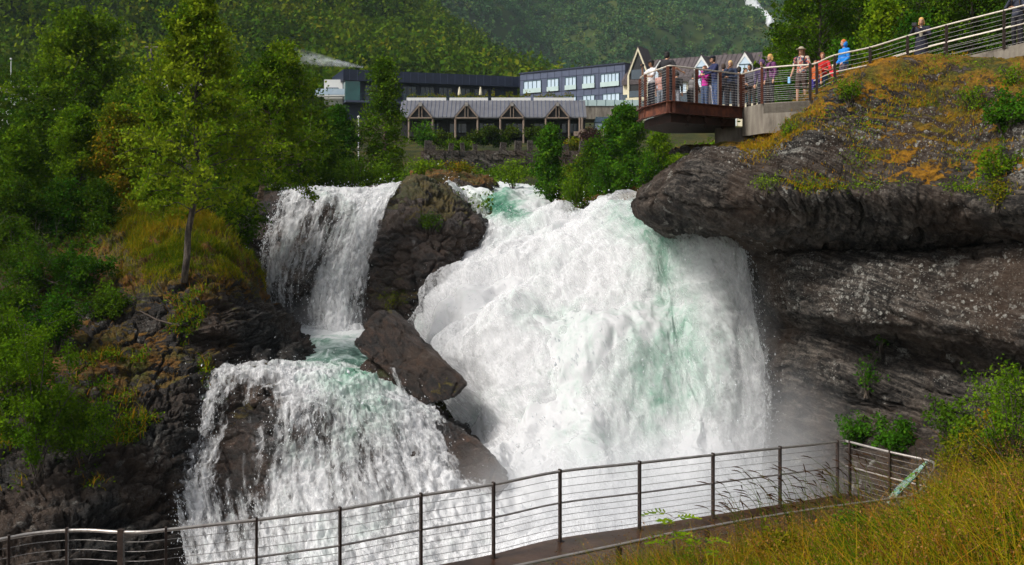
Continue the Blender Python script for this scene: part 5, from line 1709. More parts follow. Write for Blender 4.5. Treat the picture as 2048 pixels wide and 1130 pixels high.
hr = np.array([L3 + [0, 0, 0], pL2, pL1, pA, pB]) - po
hr[:, 2] = ZR - ZD


def seg_path(pts, r=.12):
    out = [pts[0]]
    for a, b, c in zip(pts[:-2], pts[1:-1], pts[2:]):
        u1, u2 = (a - b) / np.linalg.norm(a - b), (c - b) / np.linalg.norm(c - b)
        out += [b + u1 * r, b + (u1 + u2) * r * .25, b + u2 * r]
    return np.array(out + [pts[-1]])


MB().tube(seg_path(hr), .026, 8).build('handrail', M_rail2, plat, True)
for k in range(12):
    q_ = hr.copy()
    q_[:, 2] = .10 + k * .08
    MB().tube(seg_path(q_, .04), .0055, 4).build('cable', M_wire2, plat)


def pl_post(p, zlo, zhi, parent, org, w=.09, ang=0, mat=None):
    return MB().box((0, 0, (zlo + zhi) / 2), (w, w * .7, zhi - zlo), rz=ang).build('post', mat or M_rust, parent, loc=(p[0] - org[0], p[1] - org[1], 0))


for q_ in (L3, pL2, pL1, pA + [-.05, .03, 0], pA + [.14, .05, 0], pA + (pB - pA) * .36, pA + (pB - pA) * .69, pB - (pB - pA) * .012):
    pl_post(q_, -.38, 1.08, plat, po)
for s in (.33, .66, .95):
    q_ = pA + (pB - pA) * s
    pl_post(q_, .03, 1.05, plat, po, .035, mat=M_wire2)

# concrete abutment carrying the platform, with its pier
ab = empty('concrete_abutment', 'stained concrete wall and pier under the right end of the viewing platform', 'abutment', [pB[0], pB[1], 0])
ao = np.array(ab.location)
front = [pB + [.03, .02, 0], pC, rp(1580, 131.5), pD, pD + [1.4, -.3, 0]]
back = [q_ + [.6, 2.4, 0] for q_ in front[::-1]]
pw = [(q_[0] - ao[0], q_[1] - ao[1]) for q_ in front + back]
MB().slab(pw, ZD - .95, ZD - .005).build('wall', M_conc, ab)
pp = [pB + [-.75, .55, 0], pB + [.55, .10, 0], pB + [1.5, -.5, 0], pB + [1.9, 1.8, 0], pB + [-.4, 2.4, 0]]
MB().slab([(q_[0] - ao[0], q_[1] - ao[1]) for q_ in pp], -.6, ZD - .63).build('pier', M_conc, ab)

# path on the rock with its railing
UP = np.array([pB, pC, rp(1580, 131.5), pD, P(1668, 111, 30.7), P(1740, 95, 30.5), P(1815, 72, 30.3), P(1893, 50, 30), P(2008, 21, 29), P(2090, 0, 28.4), P(2200, -25, 27.5)])
UPs = np.concatenate([UP[:3], smooth_path(UP[3:], 6)])
UPs = np.concatenate([UP[:1], UP[1:2], smooth_path(UP[1:], 6)[1:]])
prail = empty('path_railing', 'brown post railing with cables and pale handrail climbing the upper path on the cliff', 'railing', [UP[3][0], UP[3][1], UP[3][2] - 1.1])
qo = np.array(prail.location)
MB().tube(UPs - qo, .027, 8).build('handrail', M_rail2, prail, True)
# middle rail only on the sloping part
mr = smooth_path(UP[3:], 6) - [0, 0, .52] - qo
MB().tube(mr, .02, 6).build('mid_rail', M_rail2, prail, True)
for k, h in enumerate((.13, .26, .39, .65, .78, .91, 1.03)):
    MB().tube(UPs - [0, 0, h] - qo, .0055, 4).build('cable', M_wire2, prail)
for k, h in enumerate((.20, .33, .46, .58, .71, .84, .97)):
    MB().tube(UP[:4] - [0, 0, h] - qo, .005, 4).build('cable', M_wire2, prail)
for q_ in (UP[0] + [.06, -.02, 0], UP[1] + [-.05, 0, 0], UP[1] + [.14, .02, 0], UP[3] + [-.1, 0, 0], UP[3] + [.1, 0, 0], UP[4] + [.02, 0, 0], UP[5], UP[6], UP[7], UP[8], UP[9]):
    pl_post(q_, q_[2] - 1.12 - qo[2], q_[2] + .01 - qo[2], prail, qo, .075, mat=M_rust if q_[0] < 7.9 else M_post)
# second rail on the far side of the path
bk = smooth_path(UP[4:] + [.5, 2.0, -.28], 5)
br = empty('back_railing', 'pale handrail on the far side of the upper path', 'railing', bk[0] - [0, 0, .8])
bo = np.array(br.location)
MB().tube(bk - bo, .024, 6).build('handrail', M_rail2, br, True)
for h in (.2, .4, .6):
    MB().tube(bk - [0, 0, h] - bo, .0055, 4).build('cable', M_wire2, br)
for i in (0, 8, 16, 24):
    pl_post(bk[i], bk[i][2] - .85 - bo[2], bk[i][2] - bo[2], br, bo, .06, mat=M_post)
pathV = np.concatenate([UP[1:] - [0, 0, 1.13], UP[1:] + [.5, 2.3, -1.13]])
k_ = len(UP) - 1
PV = np.concatenate([pathV, pathV - [0, 0, .3]])
fq = []
for i in range(k_ - 1):
    fq += [(i, i + 1, k_ + i + 1, k_ + i), (2 * k_ + i + 1, 2 * k_ + i, 3 * k_ + i, 3 * k_ + i + 1), (i + 1, i, 2 * k_ + i, 2 * k_ + i + 1), (k_ + i, k_ + i + 1, 3 * k_ + i + 1, 3 * k_ + i)]
link('path', make_mesh('path', PV, [np.array(fq)], None, None, False, [M_conc]), kind='structure')
# retaining wall at the top right
rw = MB()
w0, w1 = UP[7] + [.15, .05, -1.15], UP[10] + [0, .05, -1.15]
V = [w0, w1, w1 + [.1, .3, 0], w0 + [.1, .3, 0]]
V = np.array(V)
rw.add(np.concatenate([V + [0, 0, .12], V - [0, 0, 1.2]]), [np.array([(0, 1, 2, 3), (7, 6, 5, 4), (4, 5, 1, 0), (5, 6, 2, 1), (6, 7, 3, 2), (7, 4, 0, 3)])])
rw.build('retaining_wall', M_conc, label='grey concrete retaining wall under the upper path at the right edge', cat='wall')


# ================================================================== hotel and pavilion behind
def wframe(name, label, cat, a, b, group=None):
    """an Empty at plan point a whose x axis runs along the facade towards b (y into the building)"""
    r = math.atan2(b[1] - a[1], b[0] - a[0])
    return empty(name, label, cat, (a[0], a[1], 0), r, group), math.hypot(b[0] - a[0], b[1] - a[1])


def window(par, x0, x1, z0, z1, panes=3, mat=None, fm=None, y=-.06, rail=True, fw=.09):
    f = MB()
    f.bx(x0, x1, y - .06, y + .06, z1 - fw, z1).bx(x0, x1, y - .06, y + .06, z0, z0 + fw)
    for i in range(panes + 1):
        x = x0 + (x1 - x0 - fw) * i / panes
        f.bx(x, x + fw, y - .055, y + .055, z0 + fw, z1 - fw)
    wd = f.build('window', fm or M_frame, par)
    MB().bx(x0 + .01, x1 - .01, y - .01, y + .03, z0 + .01, z1 - .01).build('pane', mat or M_pane, wd)
    if rail:
        MB().bx(x0 - .02, x1 + .02, y - .14, y - .11, z0, z0 + (z1 - z0) * .36).build('glass_guard', M_paneG, wd)
    return wd


# right wing, slate panels
d0, d1 = 151.7, 140.
a, b = ((1040 - CX) / F * d0, d0), ((1250 - CX) / F * d1, d1)
hw, Lw = wframe('hotel_wing', 'slate blue hotel wing with rows of pale windows, receding to the left', 'building', a, b)
MB().bx(0, Lw, 0, 12, 6, 19.0).build('wall', M_grey, hw)
MB().bx(-.15, Lw, -.15, 12, 19.0, 19.18).build('roof', M_navy, hw)
jn = MB()
x = 0.
while x < Lw:
    jn.bx(x - .035, x + .035, -.02, 0, 6, 18.9)
    x += 1.3
for z in (18.0, 15.9, 14.9, 12.6):
    jn.bx(0, Lw, -.025, 0, z - .035, z + .035)
jn.build('panel_joint', M_navy, hw)


def fx(px):
    """position along the wing's facade that shows at photo column px"""
    k = (px - CX) / F
    dx, dy = (b[0] - a[0]) / Lw, (b[1] - a[1]) / Lw
    return (k * a[1] - a[0]) / (dx - k * dy)


for (p0, p1, n_) in ((1048, 1083, 4), (1095, 1118, 3), (1131, 1153, 3), (1166, 1190, 3), (1202, 1239, 5)):
    window(hw, fx(p0), fx(p1), 16.0, 17.85, n_)
for (p0, p1, n_) in ((1131, 1153, 3), (1166, 1190, 3), (1206, 1240, 4), (1095, 1118, 3)):
    window(hw, fx(p0), fx(p1), 13.1, 15.0, n_)
# gabled cream wing
d2, d3 = 139.5, 127.5
a2, b2 = ((1246 - CX) / F * d2, d2), ((1600 - CX) / F * d3, d3)
gw, Lg = wframe('gabled_hotel', 'cream hotel wing with a dark mansard roof and white framed gables', 'building', a2, b2)


def fg(px):
    k = (px - CX) / F
    dx, dy = (b2[0] - a2[0]) / Lg, (b2[1] - a2[1]) / Lg
    return (k * a2[1] - a2[0]) / (dx - k * dy)


MB().bx(0, Lg, 0, 12, 4, 15.9).build('wall', M_cream, gw)
MB().bx(0, Lg, -.02, 0.0, 12.6, 14.6).build('window_band', M_paned, gw)
rf = MB()
rf.add([(0, -.5, 16.5), (Lg, -.5, 16.5), (Lg, 2.8, 19.55), (0, 2.8, 19.55), (0, 12, 16.5), (Lg, 12, 16.5), (Lg, 9, 19.55), (0, 9, 19.55), (0, -.5, 15.9), (Lg, -.5, 15.9), (0, 12, 15.9), (Lg, 12, 15.9)],
       [np.array([(0, 1, 2, 3), (3, 2, 6, 7), (7, 6, 5, 4), (8, 9, 1, 0), (10, 4, 5, 11), (8, 10, 11, 9)]), np.array([(0, 3, 7, 4, 10, 8)]), np.array([(1, 9, 11, 5, 6, 2)])])
rfo = rf.build('roof', M_mans, gw)
sm = MB()
x = .4
while x < Lg:
    sm.tube([(x, -.53, 16.5), (x, 2.77, 19.58)], .035, 4)
    x += .65
sm.build('seam', M_mans, rfo)
ch = MB()
for s in (.52, .83):
    ch.bx(Lg * s, Lg * s + .5, 5, 5.5, 19.4, 20.1)
ch.build('roof_vent', M_mans, rfo)


def gable(xc, w_, zt, zb, ze, deep, big=False):
    """white framed gable: pointed front with a window"""
    fr_ = MB()
    t_ = .26
    h = w_ / 2
    y0, y1 = -.62, -.42
    for s in (-1, 1):
        poly = [(xc + s * h, ze), (xc, zt), (xc, zt - t_ * 2.1), (xc + s * (h - t_), ze - .05)]
        fr_.prism(poly if s > 0 else poly[::-1], y0, y1)
        q_ = sorted([xc + s * h, xc + s * (h - t_)])
        fr_.bx(q_[0], q_[1], y0 + .003, y1 - .003, zb, ze)
    if not big:
        fr_.bx(xc - h, xc + h, y0 + .006, y1 - .006, zb - .2, zb)
    fo = fr_.build('gable', M_white if not big else M_cream, gw)
    bd_ = MB()
    bd_.prism([(xc - h + .1, zb), (xc + h - .1, zb), (xc + h - .1, ze), (xc, zt - .25), (xc - h + .1, ze)], -.40, deep)
    bd_.build('gable_body', M_dim if big else M_white, fo)
    if not big:
        wf = MB()
        wf.bx(xc - h + t_, xc + h - t_, y0 + .03, y0 + .12, ze - .15, ze - .02).bx(xc - .04, xc + .04, y0 + .035, y0 + .11, zb, ze - .15)
        wf.build('window_bar', M_frame, fo)
        MB().prism([(xc - h + t_, zb), (xc + h - t_, zb), (xc + h - t_, ze), (xc, zt - t_ * 2.2), (xc - h + t_, ze)], y0 + .06, y0 + .13).build('pane', M_pane, fo)
    else:
        MB().bx(xc - h + t_ + .05, xc + h - t_ - .05, y0 + .02, y0 + .09, zb + .15, zb + 1.0).build('balcony_front', M_paned, fo)
        MB().bx(xc - h + t_ + .3, xc + h - t_ - .3, y0 + .12, y0 + .18, ze - .7, ze + .6).build('pane', M_paned, fo)
        MB().bx(xc - h + .1, xc + h + .05, y0 - .8, y0 - .02, zb - .45, zb - .02).build('balcony', M_cream, fo)
    rr = MB()
    for s in (-1, 1):
        poly = [(xc + s * (h + .12), ze - .08), (xc, zt + .16), (xc, zt + .02), (xc + s * (h + .02), ze - .12)]
        rr.prism(poly if s > 0 else poly[::-1], y0 - .05, deep)
    rr.build('gable_roof', M_mans, fo)


gable(fg(1279), 3.1, 21.0, 14.0, 17.3, 3, True)
for px in (1323, 1405.5, 1492):
    gable(fg(px), 2.05, 19.0 + .2 * (px > 1400) , 15.2, 17.7, 2.5)
for px in (1345, 1365, 1440, 1462, 1525):
    window(gw, fg(px) - .6, fg(px) + .6, 14.4, 15.75, 2, M_pane, M_white, -.08, False)
for px in (1266, 1300, 1345, 1405, 1465):
    window(gw, fg(px) - .6, fg(px) + .6, 9.6, 11.8, 2, M_paneG, M_white, -.08, False)
MB().bx(0, Lg * .35, -1.2, -.02, 12.0, 12.5).build('balcony', M_cream, gw)
MB().bx(-1.3, 1.6, -1.4, -.02, 11.2, 13.6).build('balcony', M_cream, gw)
MB().bx(0, Lg * .35, -1.2, -.02, 8.6, 9.1).build('balcony', M_cream, gw)
# dark glazed wing on the left
d4, d5 = 148., 157.
a3, b3 = ((690 - CX) / F * d4, d4), ((1041 - CX) / F * d5, d5)
dw, Ld = wframe('dark_hotel_wing', 'low navy hotel wing with a glazed corner above the pavilion', 'building', a3, b3)
MB().bx(0, Ld, 1.5, 10, 8, 17.6).build('wall', M_navy, dw)
MB().bx(-.3, Ld + .2, -.4, 10, 17.6, 19.2).build('roof', M_navy, dw)
ps = MB()
x = .6
while x < Ld:
    ps.bx(x - .02, x + .02, -.43, -.40, 17.6, 19.15)
    x += 1.15
ps.build('panel_joint', M_grey, dw)
MB().bx(0, Ld, -.6, 1.5, 14.4, 14.7).build('terrace', M_grey, dw)
for i in range(8):
    x0 = 3.2 + i * 2.85
    window(dw, x0, x0 + 2.2, 14.8, 17.3, 3, M_paned, M_navy, 1.42, False)
MB().bx(0, 2.2, -.2, 1.4, 14.7, 17.55).build('glazed_corner', M_teal, dw)
rl = MB()
rl.bx(2.3, Ld, -.55, -.5, 15.75, 15.82)
for i in range(20):
    rl.bx(2.3 + i * (Ld - 2.4) / 19 - .03, 2.3 + i * (Ld - 2.4) / 19 + .03, -.55, -.5, 14.7, 15.75)
rl.build('terrace_rail', M_frame, dw)
wbk = empty('white_annex', 'small white block with a balcony left of the navy hotel wing', 'building', P(669, 190, 150))
MB().bx(-1.55, 1.9, 0, 5, -1.5, 2.3).build('wall', M_white, wbk)
window(wbk, -1.2, .6, .1, 1.1, 2, M_paneG, M_grey, -.06, False)
MB().bx(-2.6, 1.9, -1.6, -.2, -.35, -.1).build('balcony', M_white, wbk)
MB().bx(-2.6, 1.9, -1.62, -1.56, -.1, .75).build('glass_guard', M_pane, wbk)
# low pavilion with the zinc roof
DP = 110.
k_ = DP / F
X = lambda px: (px - CX) * k_
Z = lambda py: (CY - py) * k_
pv = empty('pavilion', 'low grey zinc roofed pavilion with four gabled bays and timber posts', 'building', (X(990), DP, Z(272)))
vo = np.array(pv.location)
x0, x1 = X(800) - vo[0], X(1172) - vo[0]
zt, zb = Z(198) - vo[2], Z(235) - vo[2]
roof = MB()
roof.add([(x0, -1.0, zb), (x1, -1.0, zb), (x1, 1.6, zt), (x0, 1.6, zt), (x0, 9, zt), (x1, 9, zt), (x0, 9, zb), (x1, 9, zb), (x0, -1, zb - .14), (x1, -1, zb - .14), (x0, 9, zb - .14), (x1, 9, zb - .14)],
         [np.array([(0, 1, 2, 3), (3, 2, 5, 4), (4, 5, 7, 6), (8, 9, 1, 0), (8, 10, 11, 9), (6, 7, 11, 10), ]), np.array([(0, 3, 4, 6, 10, 8), (1, 9, 11, 7, 5, 2)])])
rfo = roof.build('roof', M_seam, pv)
sm = MB()
x = x0 + .2
while x < x1:
    sm.tube([(x, -1.03, zb), (x, 1.57, zt + .02)], .03, 4)
    x += .45
sm.build('seam', M_grey, rfo)
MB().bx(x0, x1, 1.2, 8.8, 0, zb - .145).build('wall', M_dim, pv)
for i in range(6):
    xw = x0 + 2.2 + i * 3.1
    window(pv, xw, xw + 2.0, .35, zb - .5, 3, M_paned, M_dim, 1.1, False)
for px in (820, 867, 912, 956, 1001, 1047, 1091, 1137, 1158, 1163):
    xx = X(px) - vo[0]
    MB().tube([(xx, -1.15, -.9), (xx, -1.15, zb - .1)], .11, 8).build('post', M_wood, pv)
for px in (843, 934, 1024, 1114):
    xc = X(px) - vo[0]
    h = 24.5 * k_
    tz = Z(212) - vo[2]
    bz = Z(235) - vo[2] - .05
    g = MB()
    for s in (-1, 1):
        poly = [(xc + s * h, bz), (xc, tz + .22), (xc, tz), (xc + s * (h - .22), bz)]
        g.prism(poly if s > 0 else poly[::-1], -1.35, -1.15)
    g.bx(xc - h + .1, xc + h - .1, -1.33, -1.17, bz - .16, bz - .02)
    for s in (-.16, .16):
        g.bx(xc + s - .04, xc + s + .04, -1.32, -1.2, bz - .02, tz - .2)
    go = g.build('gable', M_wood, pv)
    MB().prism([(xc - h + .2, bz), (xc + h - .2, bz), (xc, tz + .02)], -1.12, -.95).build('gable_infill', M_dim, go)
    rr = MB()
    for s in (-1, 1):
        poly = [(xc + s * (h + .1), bz - .02), (xc, tz + .40), (xc, tz + .24), (xc + s * (h + .0), bz - .06)]
        rr.prism(poly if s > 0 else poly[::-1], -1.36, 1.2)
    rr.build('gable_roof', M_seam, go)
    MB().box((xc, -1.4, tz + .05), (.34, .14, .4)).build('lamp', M_steel, go)
MB().bx(X(1130) - vo[0], X(1175) - vo[0], -3.4, -1.3, -.95, -.75).build('terrace', M_rust, pv)
# planters and closed parasols on its flat roof
for i, (p0, p1, lb) in enumerate(((810, 890, 'long white planter with low plants at the left end of the pavilion roof'), (897, 975, 'white planter below the two closed parasols'),
                                  (982, 1062, 'white planter on the pavilion roof right of the closed parasols'), (1068, 1150, 'white planter at the right end of the pavilion roof'))):
    pt = empty('planter', lb, 'planter', (X((p0 + p1) / 2), DP + 1.9, Z(198) + .0), 0, 'white planters on the pavilion roof')
    w_ = (p1 - p0) * k_
    MB().bx(-w_ / 2, w_ / 2, -.25, .25, .0, .32).build('box', M_white, pt)
    rng = np.random.default_rng(500 + i)
    n_ = 500
    c = np.stack([rng.uniform(-w_ / 2, w_ / 2, n_), rng.uniform(-.2, .2, n_), .32 + np.abs(rng.normal(0, .16, n_))], 1)
    c[:, 2] *= 1 + .5 * (np.sin(c[:, 0] * 3 + i) > .3)
    V, Q, T = leaf_faces(c, .16, np.clip(rng.normal(.4, .25, n_), 0, 1), rng, .1)
    link('foliage', make_mesh('foliage', V, [Q], {'tint': T}, None, False, [LM['amber']]), pt)
for px, lb in ((919, 'left one of two closed cream parasols on the hotel terrace'), (961, 'right one of two closed cream parasols on the hotel terrace')):
    o_ = P(px, 195, 125)
    r_ = empty('parasol', lb, 'parasol', o_, 0, 'closed parasols on the hotel terrace')
    MB().tube([(0, 0, 0), (0, 0, 1.35)], .03, 6).build('pole', M_wood, r_)
    MB().tube([(0, 0, .3), (0, 0, .5), (0, 0, .9), (0, 0, 1.25), (0, 0, 1.36)], [.20, .22, .15, .07, .02], 9).build('canopy', M_cream, r_)
# concrete terrace and conservatory right of the pavilion
tr_ = empty('terrace_block', 'concrete terrace with a glass railing right of the pavilion', 'terrace', P(1210, 238, 122))
MB().bx(-3.2, 4.5, 0, 6, 0, 1.6).build('wall', M_conc, tr_)
MB().bx(-3.2, 4.5, -.1, -.05, 1.6, 2.3).build('glass_guard', M_paneG, tr_)
pr = MB()
for i in range(8):
    pr.bx(-3.2 + i * 1.08, -3.14 + i * 1.08, -.12, -.04, 1.6, 2.35)
pr.build('rail_post', M_frame, tr_)
cs = empty('conservatory', 'small blue framed glass conservatory below the concrete terrace', 'conservatory', P(1222, 266, 116))
MB().bx(-1.9, 2.6, 0, 3, -1, 1.2).build('wall', M_pane, cs)
fr_ = MB()
for i in range(6):
    xx = -1.9 + i * .9
    fr_.bx(xx - .05, xx + .05, -.06, .0, -1, 1.2).tube([(xx, -.03, 1.22), (xx + .3, 1.2, 1.98)], .045, 4)
fr_.bx(-1.9, 2.6, -.07, -.01, 1.15, 1.27).bx(-1.9, 2.6, -.065, -.015, .2, .28)
fr_.build('frame', M_frame, cs)
MB().add([(-1.9, -.02, 1.2), (2.6, -.02, 1.2), (2.9, 1.2, 1.95), (-1.6, 1.2, 1.95)], [np.array([(0, 1, 2, 3)])]).build('roof', M_paned, cs)
tw = MB()
for i in range(6):
    tw.bx(i * .7 - 2, i * .7 - 1.5, 0, .3, 0, .5 + .25 * (i % 3 == 1))
tw.build('garden_wall', M_wood, label='short grey timber wall at the right end of the pavilion', cat='wall', loc=P(1185, 272, 108))

# garden hedges and the dry stone wall
for i, (px, py, wp, hp, kd, lb) in enumerate([
        (880, 288, 70, 24, 'hedge', 'clipped dark hedge mound at the left of the pavilion garden'),
        (962, 286, 90, 22, 'hedge', 'wide dark hedge mound left of the middle of the garden'),
        (1000, 291, 70, 20, 'dark', 'low spreading dark bush in front of the hedge mounds'),
        (1022, 272, 32, 14, 'hedge', 'small round hedge under the third gable of the pavilion'),
        (978, 270, 34, 13, 'hedge', 'small round hedge between the second and third gable'),
        (1070, 274, 56, 16, 'hedge', 'long hedge mound under the right half of the pavilion'),
        (1085, 290, 60, 18, 'dark', 'dark low bush above the right end of the stone wall'),
        (1185, 292, 50, 34, 'plum', 'plum coloured bush beside the timber garden wall'),
        (1150, 300, 60, 22, 'amber', 'creamy golden bush right of the stone wall'),
        (850, 296, 54, 50, 'green', 'young green conifer like shrub in front of the left gable'),
        (915, 298, 80, 14, 'birch', 'low olive ground shrub above the stone wall')]):
    d = 96 - i * .4
    shrub('hedge', lb, 'hedge', P(px, py, d), hp / F * d, wp / F * d, 520 + i, kd, 1700, .22, 14, 'hedges in the pavilion garden', depth=2.2, lt=.5, spread=.2)
sw = empty('stone_wall', 'rough dry stone wall with upright stones below the hotel garden', 'wall', P(1010, 345, 84))
rng = np.random.default_rng(541)
st = MB()
so_ = np.array(sw.location)
w0, w1 = P(842, 345, 84)[0] - so_[0], P(1186, 345, 84)[0] - so_[0]
z = 0
for rw_ in range(5):
    x = w0
    while x < w1:
        L_ = rng.uniform(.35, .95)
        st.box((x + L_ / 2, rng.normal(0, .05), z + .19 + rng.normal(0, .02)), (L_ * .95, .6, .37 + rng.normal(0, .03)), R=np.array(Euler((rng.normal(0, .05), rng.normal(0, .05), rng.normal(0, .08))).to_matrix()))
        x += L_
    z += .36
wo_ = st.build('wall', M_stone, sw)
for px in (866, 902, 925, 950, 1006, 1036, 1060, 1100, 1130, 1165, 856):
    h = rng.uniform(.5, 1.0)
    xx = P(px, 300, 84)[0] - so_[0]
    u2 = MB().box((0, 0, h / 2), (rng.uniform(.3, .6), .4, h), R=np.array(Euler((0, rng.normal(0, .12), .2)).to_matrix()))
    u2.build('upright_stone', M_stone, sw, loc=(xx, -.05, z - .1))

# farmhouse behind the left trees, poles
fh_ = empty('farmhouse', 'grey roofed farmhouse half hidden behind the birches', 'building', P(335, 200, 100))
MB().bx(-2.6, 3.4, 0, 5, -3, .8).build('wall', M_white, fh_)
r_ = MB()
r_.add([(-3, -.5, .7), (4, -.5, .2), (4, 2.5, 2.2), (-3, 2.5, 2.75), (-3, 5.5, .7), (4, 5.5, .2)], [np.array([(0, 1, 2, 3), (3, 2, 5, 4)]), np.array([(0, 3, 4), (1, 5, 2)])])
r_.build('roof', M_farm, fh_)
f2 = empty('white_cottage', 'low white cottage glimpsed through the trees at the left edge', 'building', P(40, 200, 95))
MB().bx(-3, 3.5, 0, 5, -3, .5).build('wall', M_white, f2)
MB().add([(-3.3, -.4, .4), (3.8, -.4, .4), (3.8, 2.5, 1.6), (-3.3, 2.5, 1.6), (-3.3, 5.4, .4), (3.8, 5.4, .4)], [np.array([(0, 1, 2, 3), (3, 2, 5, 4)]), np.array([(0, 3, 4), (1, 5, 2)])]).build('roof', M_farm, f2)
for i, (px, yt, yb, d, r, m_, lb, nm) in enumerate([
        (302, 86, 190, 98, .10, M_pole, 'wooden utility pole with a small transformer above the farmhouse', 'utility_pole'),
        (601, 165, 200, 110, .12, M_pole, 'short wooden pole beside the smoke, left of the white annex', 'utility_pole'),
        (22, 118, 165, 90, .05, M_white, 'thin white flagpole at the far left', 'flagpole'),
        (717, 234, 318, 66, .045, M_white, 'thin white pole in front of the hotel trees', 'flagpole')]):
    b_ = P(px, yb, d)
    ht = (yb - yt) / F * d
    e_ = empty(nm, lb, 'pole', b_ - [0, 0, 3])
    MB().tube([(0, 0, 0), (0, 0, 3 + ht)], [r, r * .8], 8).build('shaft', m_, e_)
    if i == 0:
        MB().box((.0, -.2, ht + 1.6), (.5, .3, .8)).build('transformer', M_dim, e_)
        MB().tube([(-.7, 0, ht + 2.6), (.7, 0, ht + 2.6)], .05, 4).build('crossarm', M_pole, e_)
    elif i > 1:
        MB().ell((0, 0, 3 + ht), (r * 2, r * 2, r * 2), 8, 6).build('finial', m_, e_)
    else:
        MB().tube([(-.5, 0, ht + 2.8), (.5, 0, ht + 2.8)], .05, 4).build('crossarm', M_pole, e_)

# far white stream down the mountain
cpx = [(1494, -40), (1498, -5), (1506, 12), (1517, 24), (1532, 34), (1540, 44), (1538, 52)]
V = []
for (px, py) in cpx:
    lo, hi = 690., 1450.
    for _ in range(40):
        m_ = (lo + hi) / 2
        q_ = P(px, py, m_)
        if q_[2] > gz(q_[0], q_[1]):
            lo = m_
        else:
            hi = m_
    V.append(P(px, py, lo - 6))
sv = catmull(np.array(V), 40)
wd_ = catmull(np.array([4., 4.4, 5, 4.2, 3.8, 3.2, 1.2])[:, None], 40)[:, 0]
MB().tube(sv, wd_ * (1 + .3 * np.sin(np.arange(40) * 1.9)), 7).build('mountain_stream', M_drop, kind='structure')

# chimney smoke
t = NT('smoke_air')
p = t.obj()
sx = t.n('SeparateXYZ', {0: p})
core = t.n('VectorMath', {0: t.map(p, (0, 1, 1))}, operation='LENGTH').outputs['Value']
cone = t.math('ADD', t.math('MULTIPLY', t.math('SUBTRACT', 1., sx.outputs[0]), .42), .10)
rel = t.math('DIVIDE', core, cone)
shp = t.ramp(rel, [(.2, 1.), (.95, 0.)])
fade = t.ramp(t.math('MULTIPLY', t.math('ADD', sx.outputs[0], 1.), .5), [(0., .0), (.25, .10), (.6, .4), (1., 1.)])
nn_ = t.ramp(t.noise(t.map(p, (2.6, 2.0, 2.0)), 2.2, 4, .62, .6), [(.40, 0.), (.68, 1.)])
dn = t.math('MULTIPLY', t.math('MULTIPLY', t.math('MULTIPLY', shp, fade), nn_), 6.)
sm_ = t.done(None, t.n('VolumePrincipled', {'Color': (.85, .88, .92), 'Density': dn}).outputs[0])
m_ = MB().box((0, 0, 0), (2, 2, 2)).mesh('smoke', [sm_])
link('smoke', m_, None, 'white smoke drifting left from the roof of the navy hotel wing', 'smoke', None, 'stuff', P(650, 122, 146), rot=(0, .16, 0), scale=(5.6, 1.8, 1.8))
# ================================================================== people
SKIN = paint((.50, .27, .17), .6, 0, .08, 8, name='skin')
SKIN2 = paint((.36, .18, .10), .6, 0, .08, 8, name='tanned_skin')
SHOE = paint((.02, .018, .016), .6, 0, .2, name='dark_shoe')
EYE = paint((.01, .008, .006), .3, name='eye')


def remesh(o, vox):
    m = o.modifiers.new('skin', 'REMESH')
    m.mode = 'VOXEL'
    m.voxel_size = vox
    m.use_smooth_shade = True
    s = o.modifiers.new('soft', 'SMOOTH')
    s.iterations = 3
    s.factor = .5
    return o


def hand(mb, wr, dirv, side, curl=.5):
    """palm, four fingers of different length and a thumb leaving the side of the palm"""
    d = np.asarray(dirv, float)
    d = d / np.linalg.norm(d)
    s = np.cross(d, [0, 0, 1.])
    if np.linalg.norm(s) < .2:
        s = np.cross(d, [0, 1., 0])
    s = s / np.linalg.norm(s)
    u = np.cross(s, d)
    mb.cap(wr, wr + d * .07, .026, .030)
    mb.cap(wr + d * .05 - s * .022, wr + d * .085 - s * .026, .016, .014, 8)
    mb.cap(wr + d * .05 + s * .022, wr + d * .085 + s * .026, .016, .014, 8)
    for k, (o_, ln) in enumerate(((-.030, .068), (-.010, .080), (.010, .075), (.030, .058))):
        a = wr + d * .085 + s * o_
        b = a + d * ln * .55 - u * .2 * curl * ln
        c = b + d * ln * .5 * (1 - .6 * curl) - u * ln * .5 * curl
        mb.cap(a, b, .0105, .0095, 6)
        mb.cap(b, c, .0095, .008, 6)
    a = wr + d * .03 - s * side * .028
    b = a + d * .035 - s * side * .030
    mb.cap(a, b, .013, .011, 6)
    mb.cap(b, b + d * .034, .011, .009, 6)


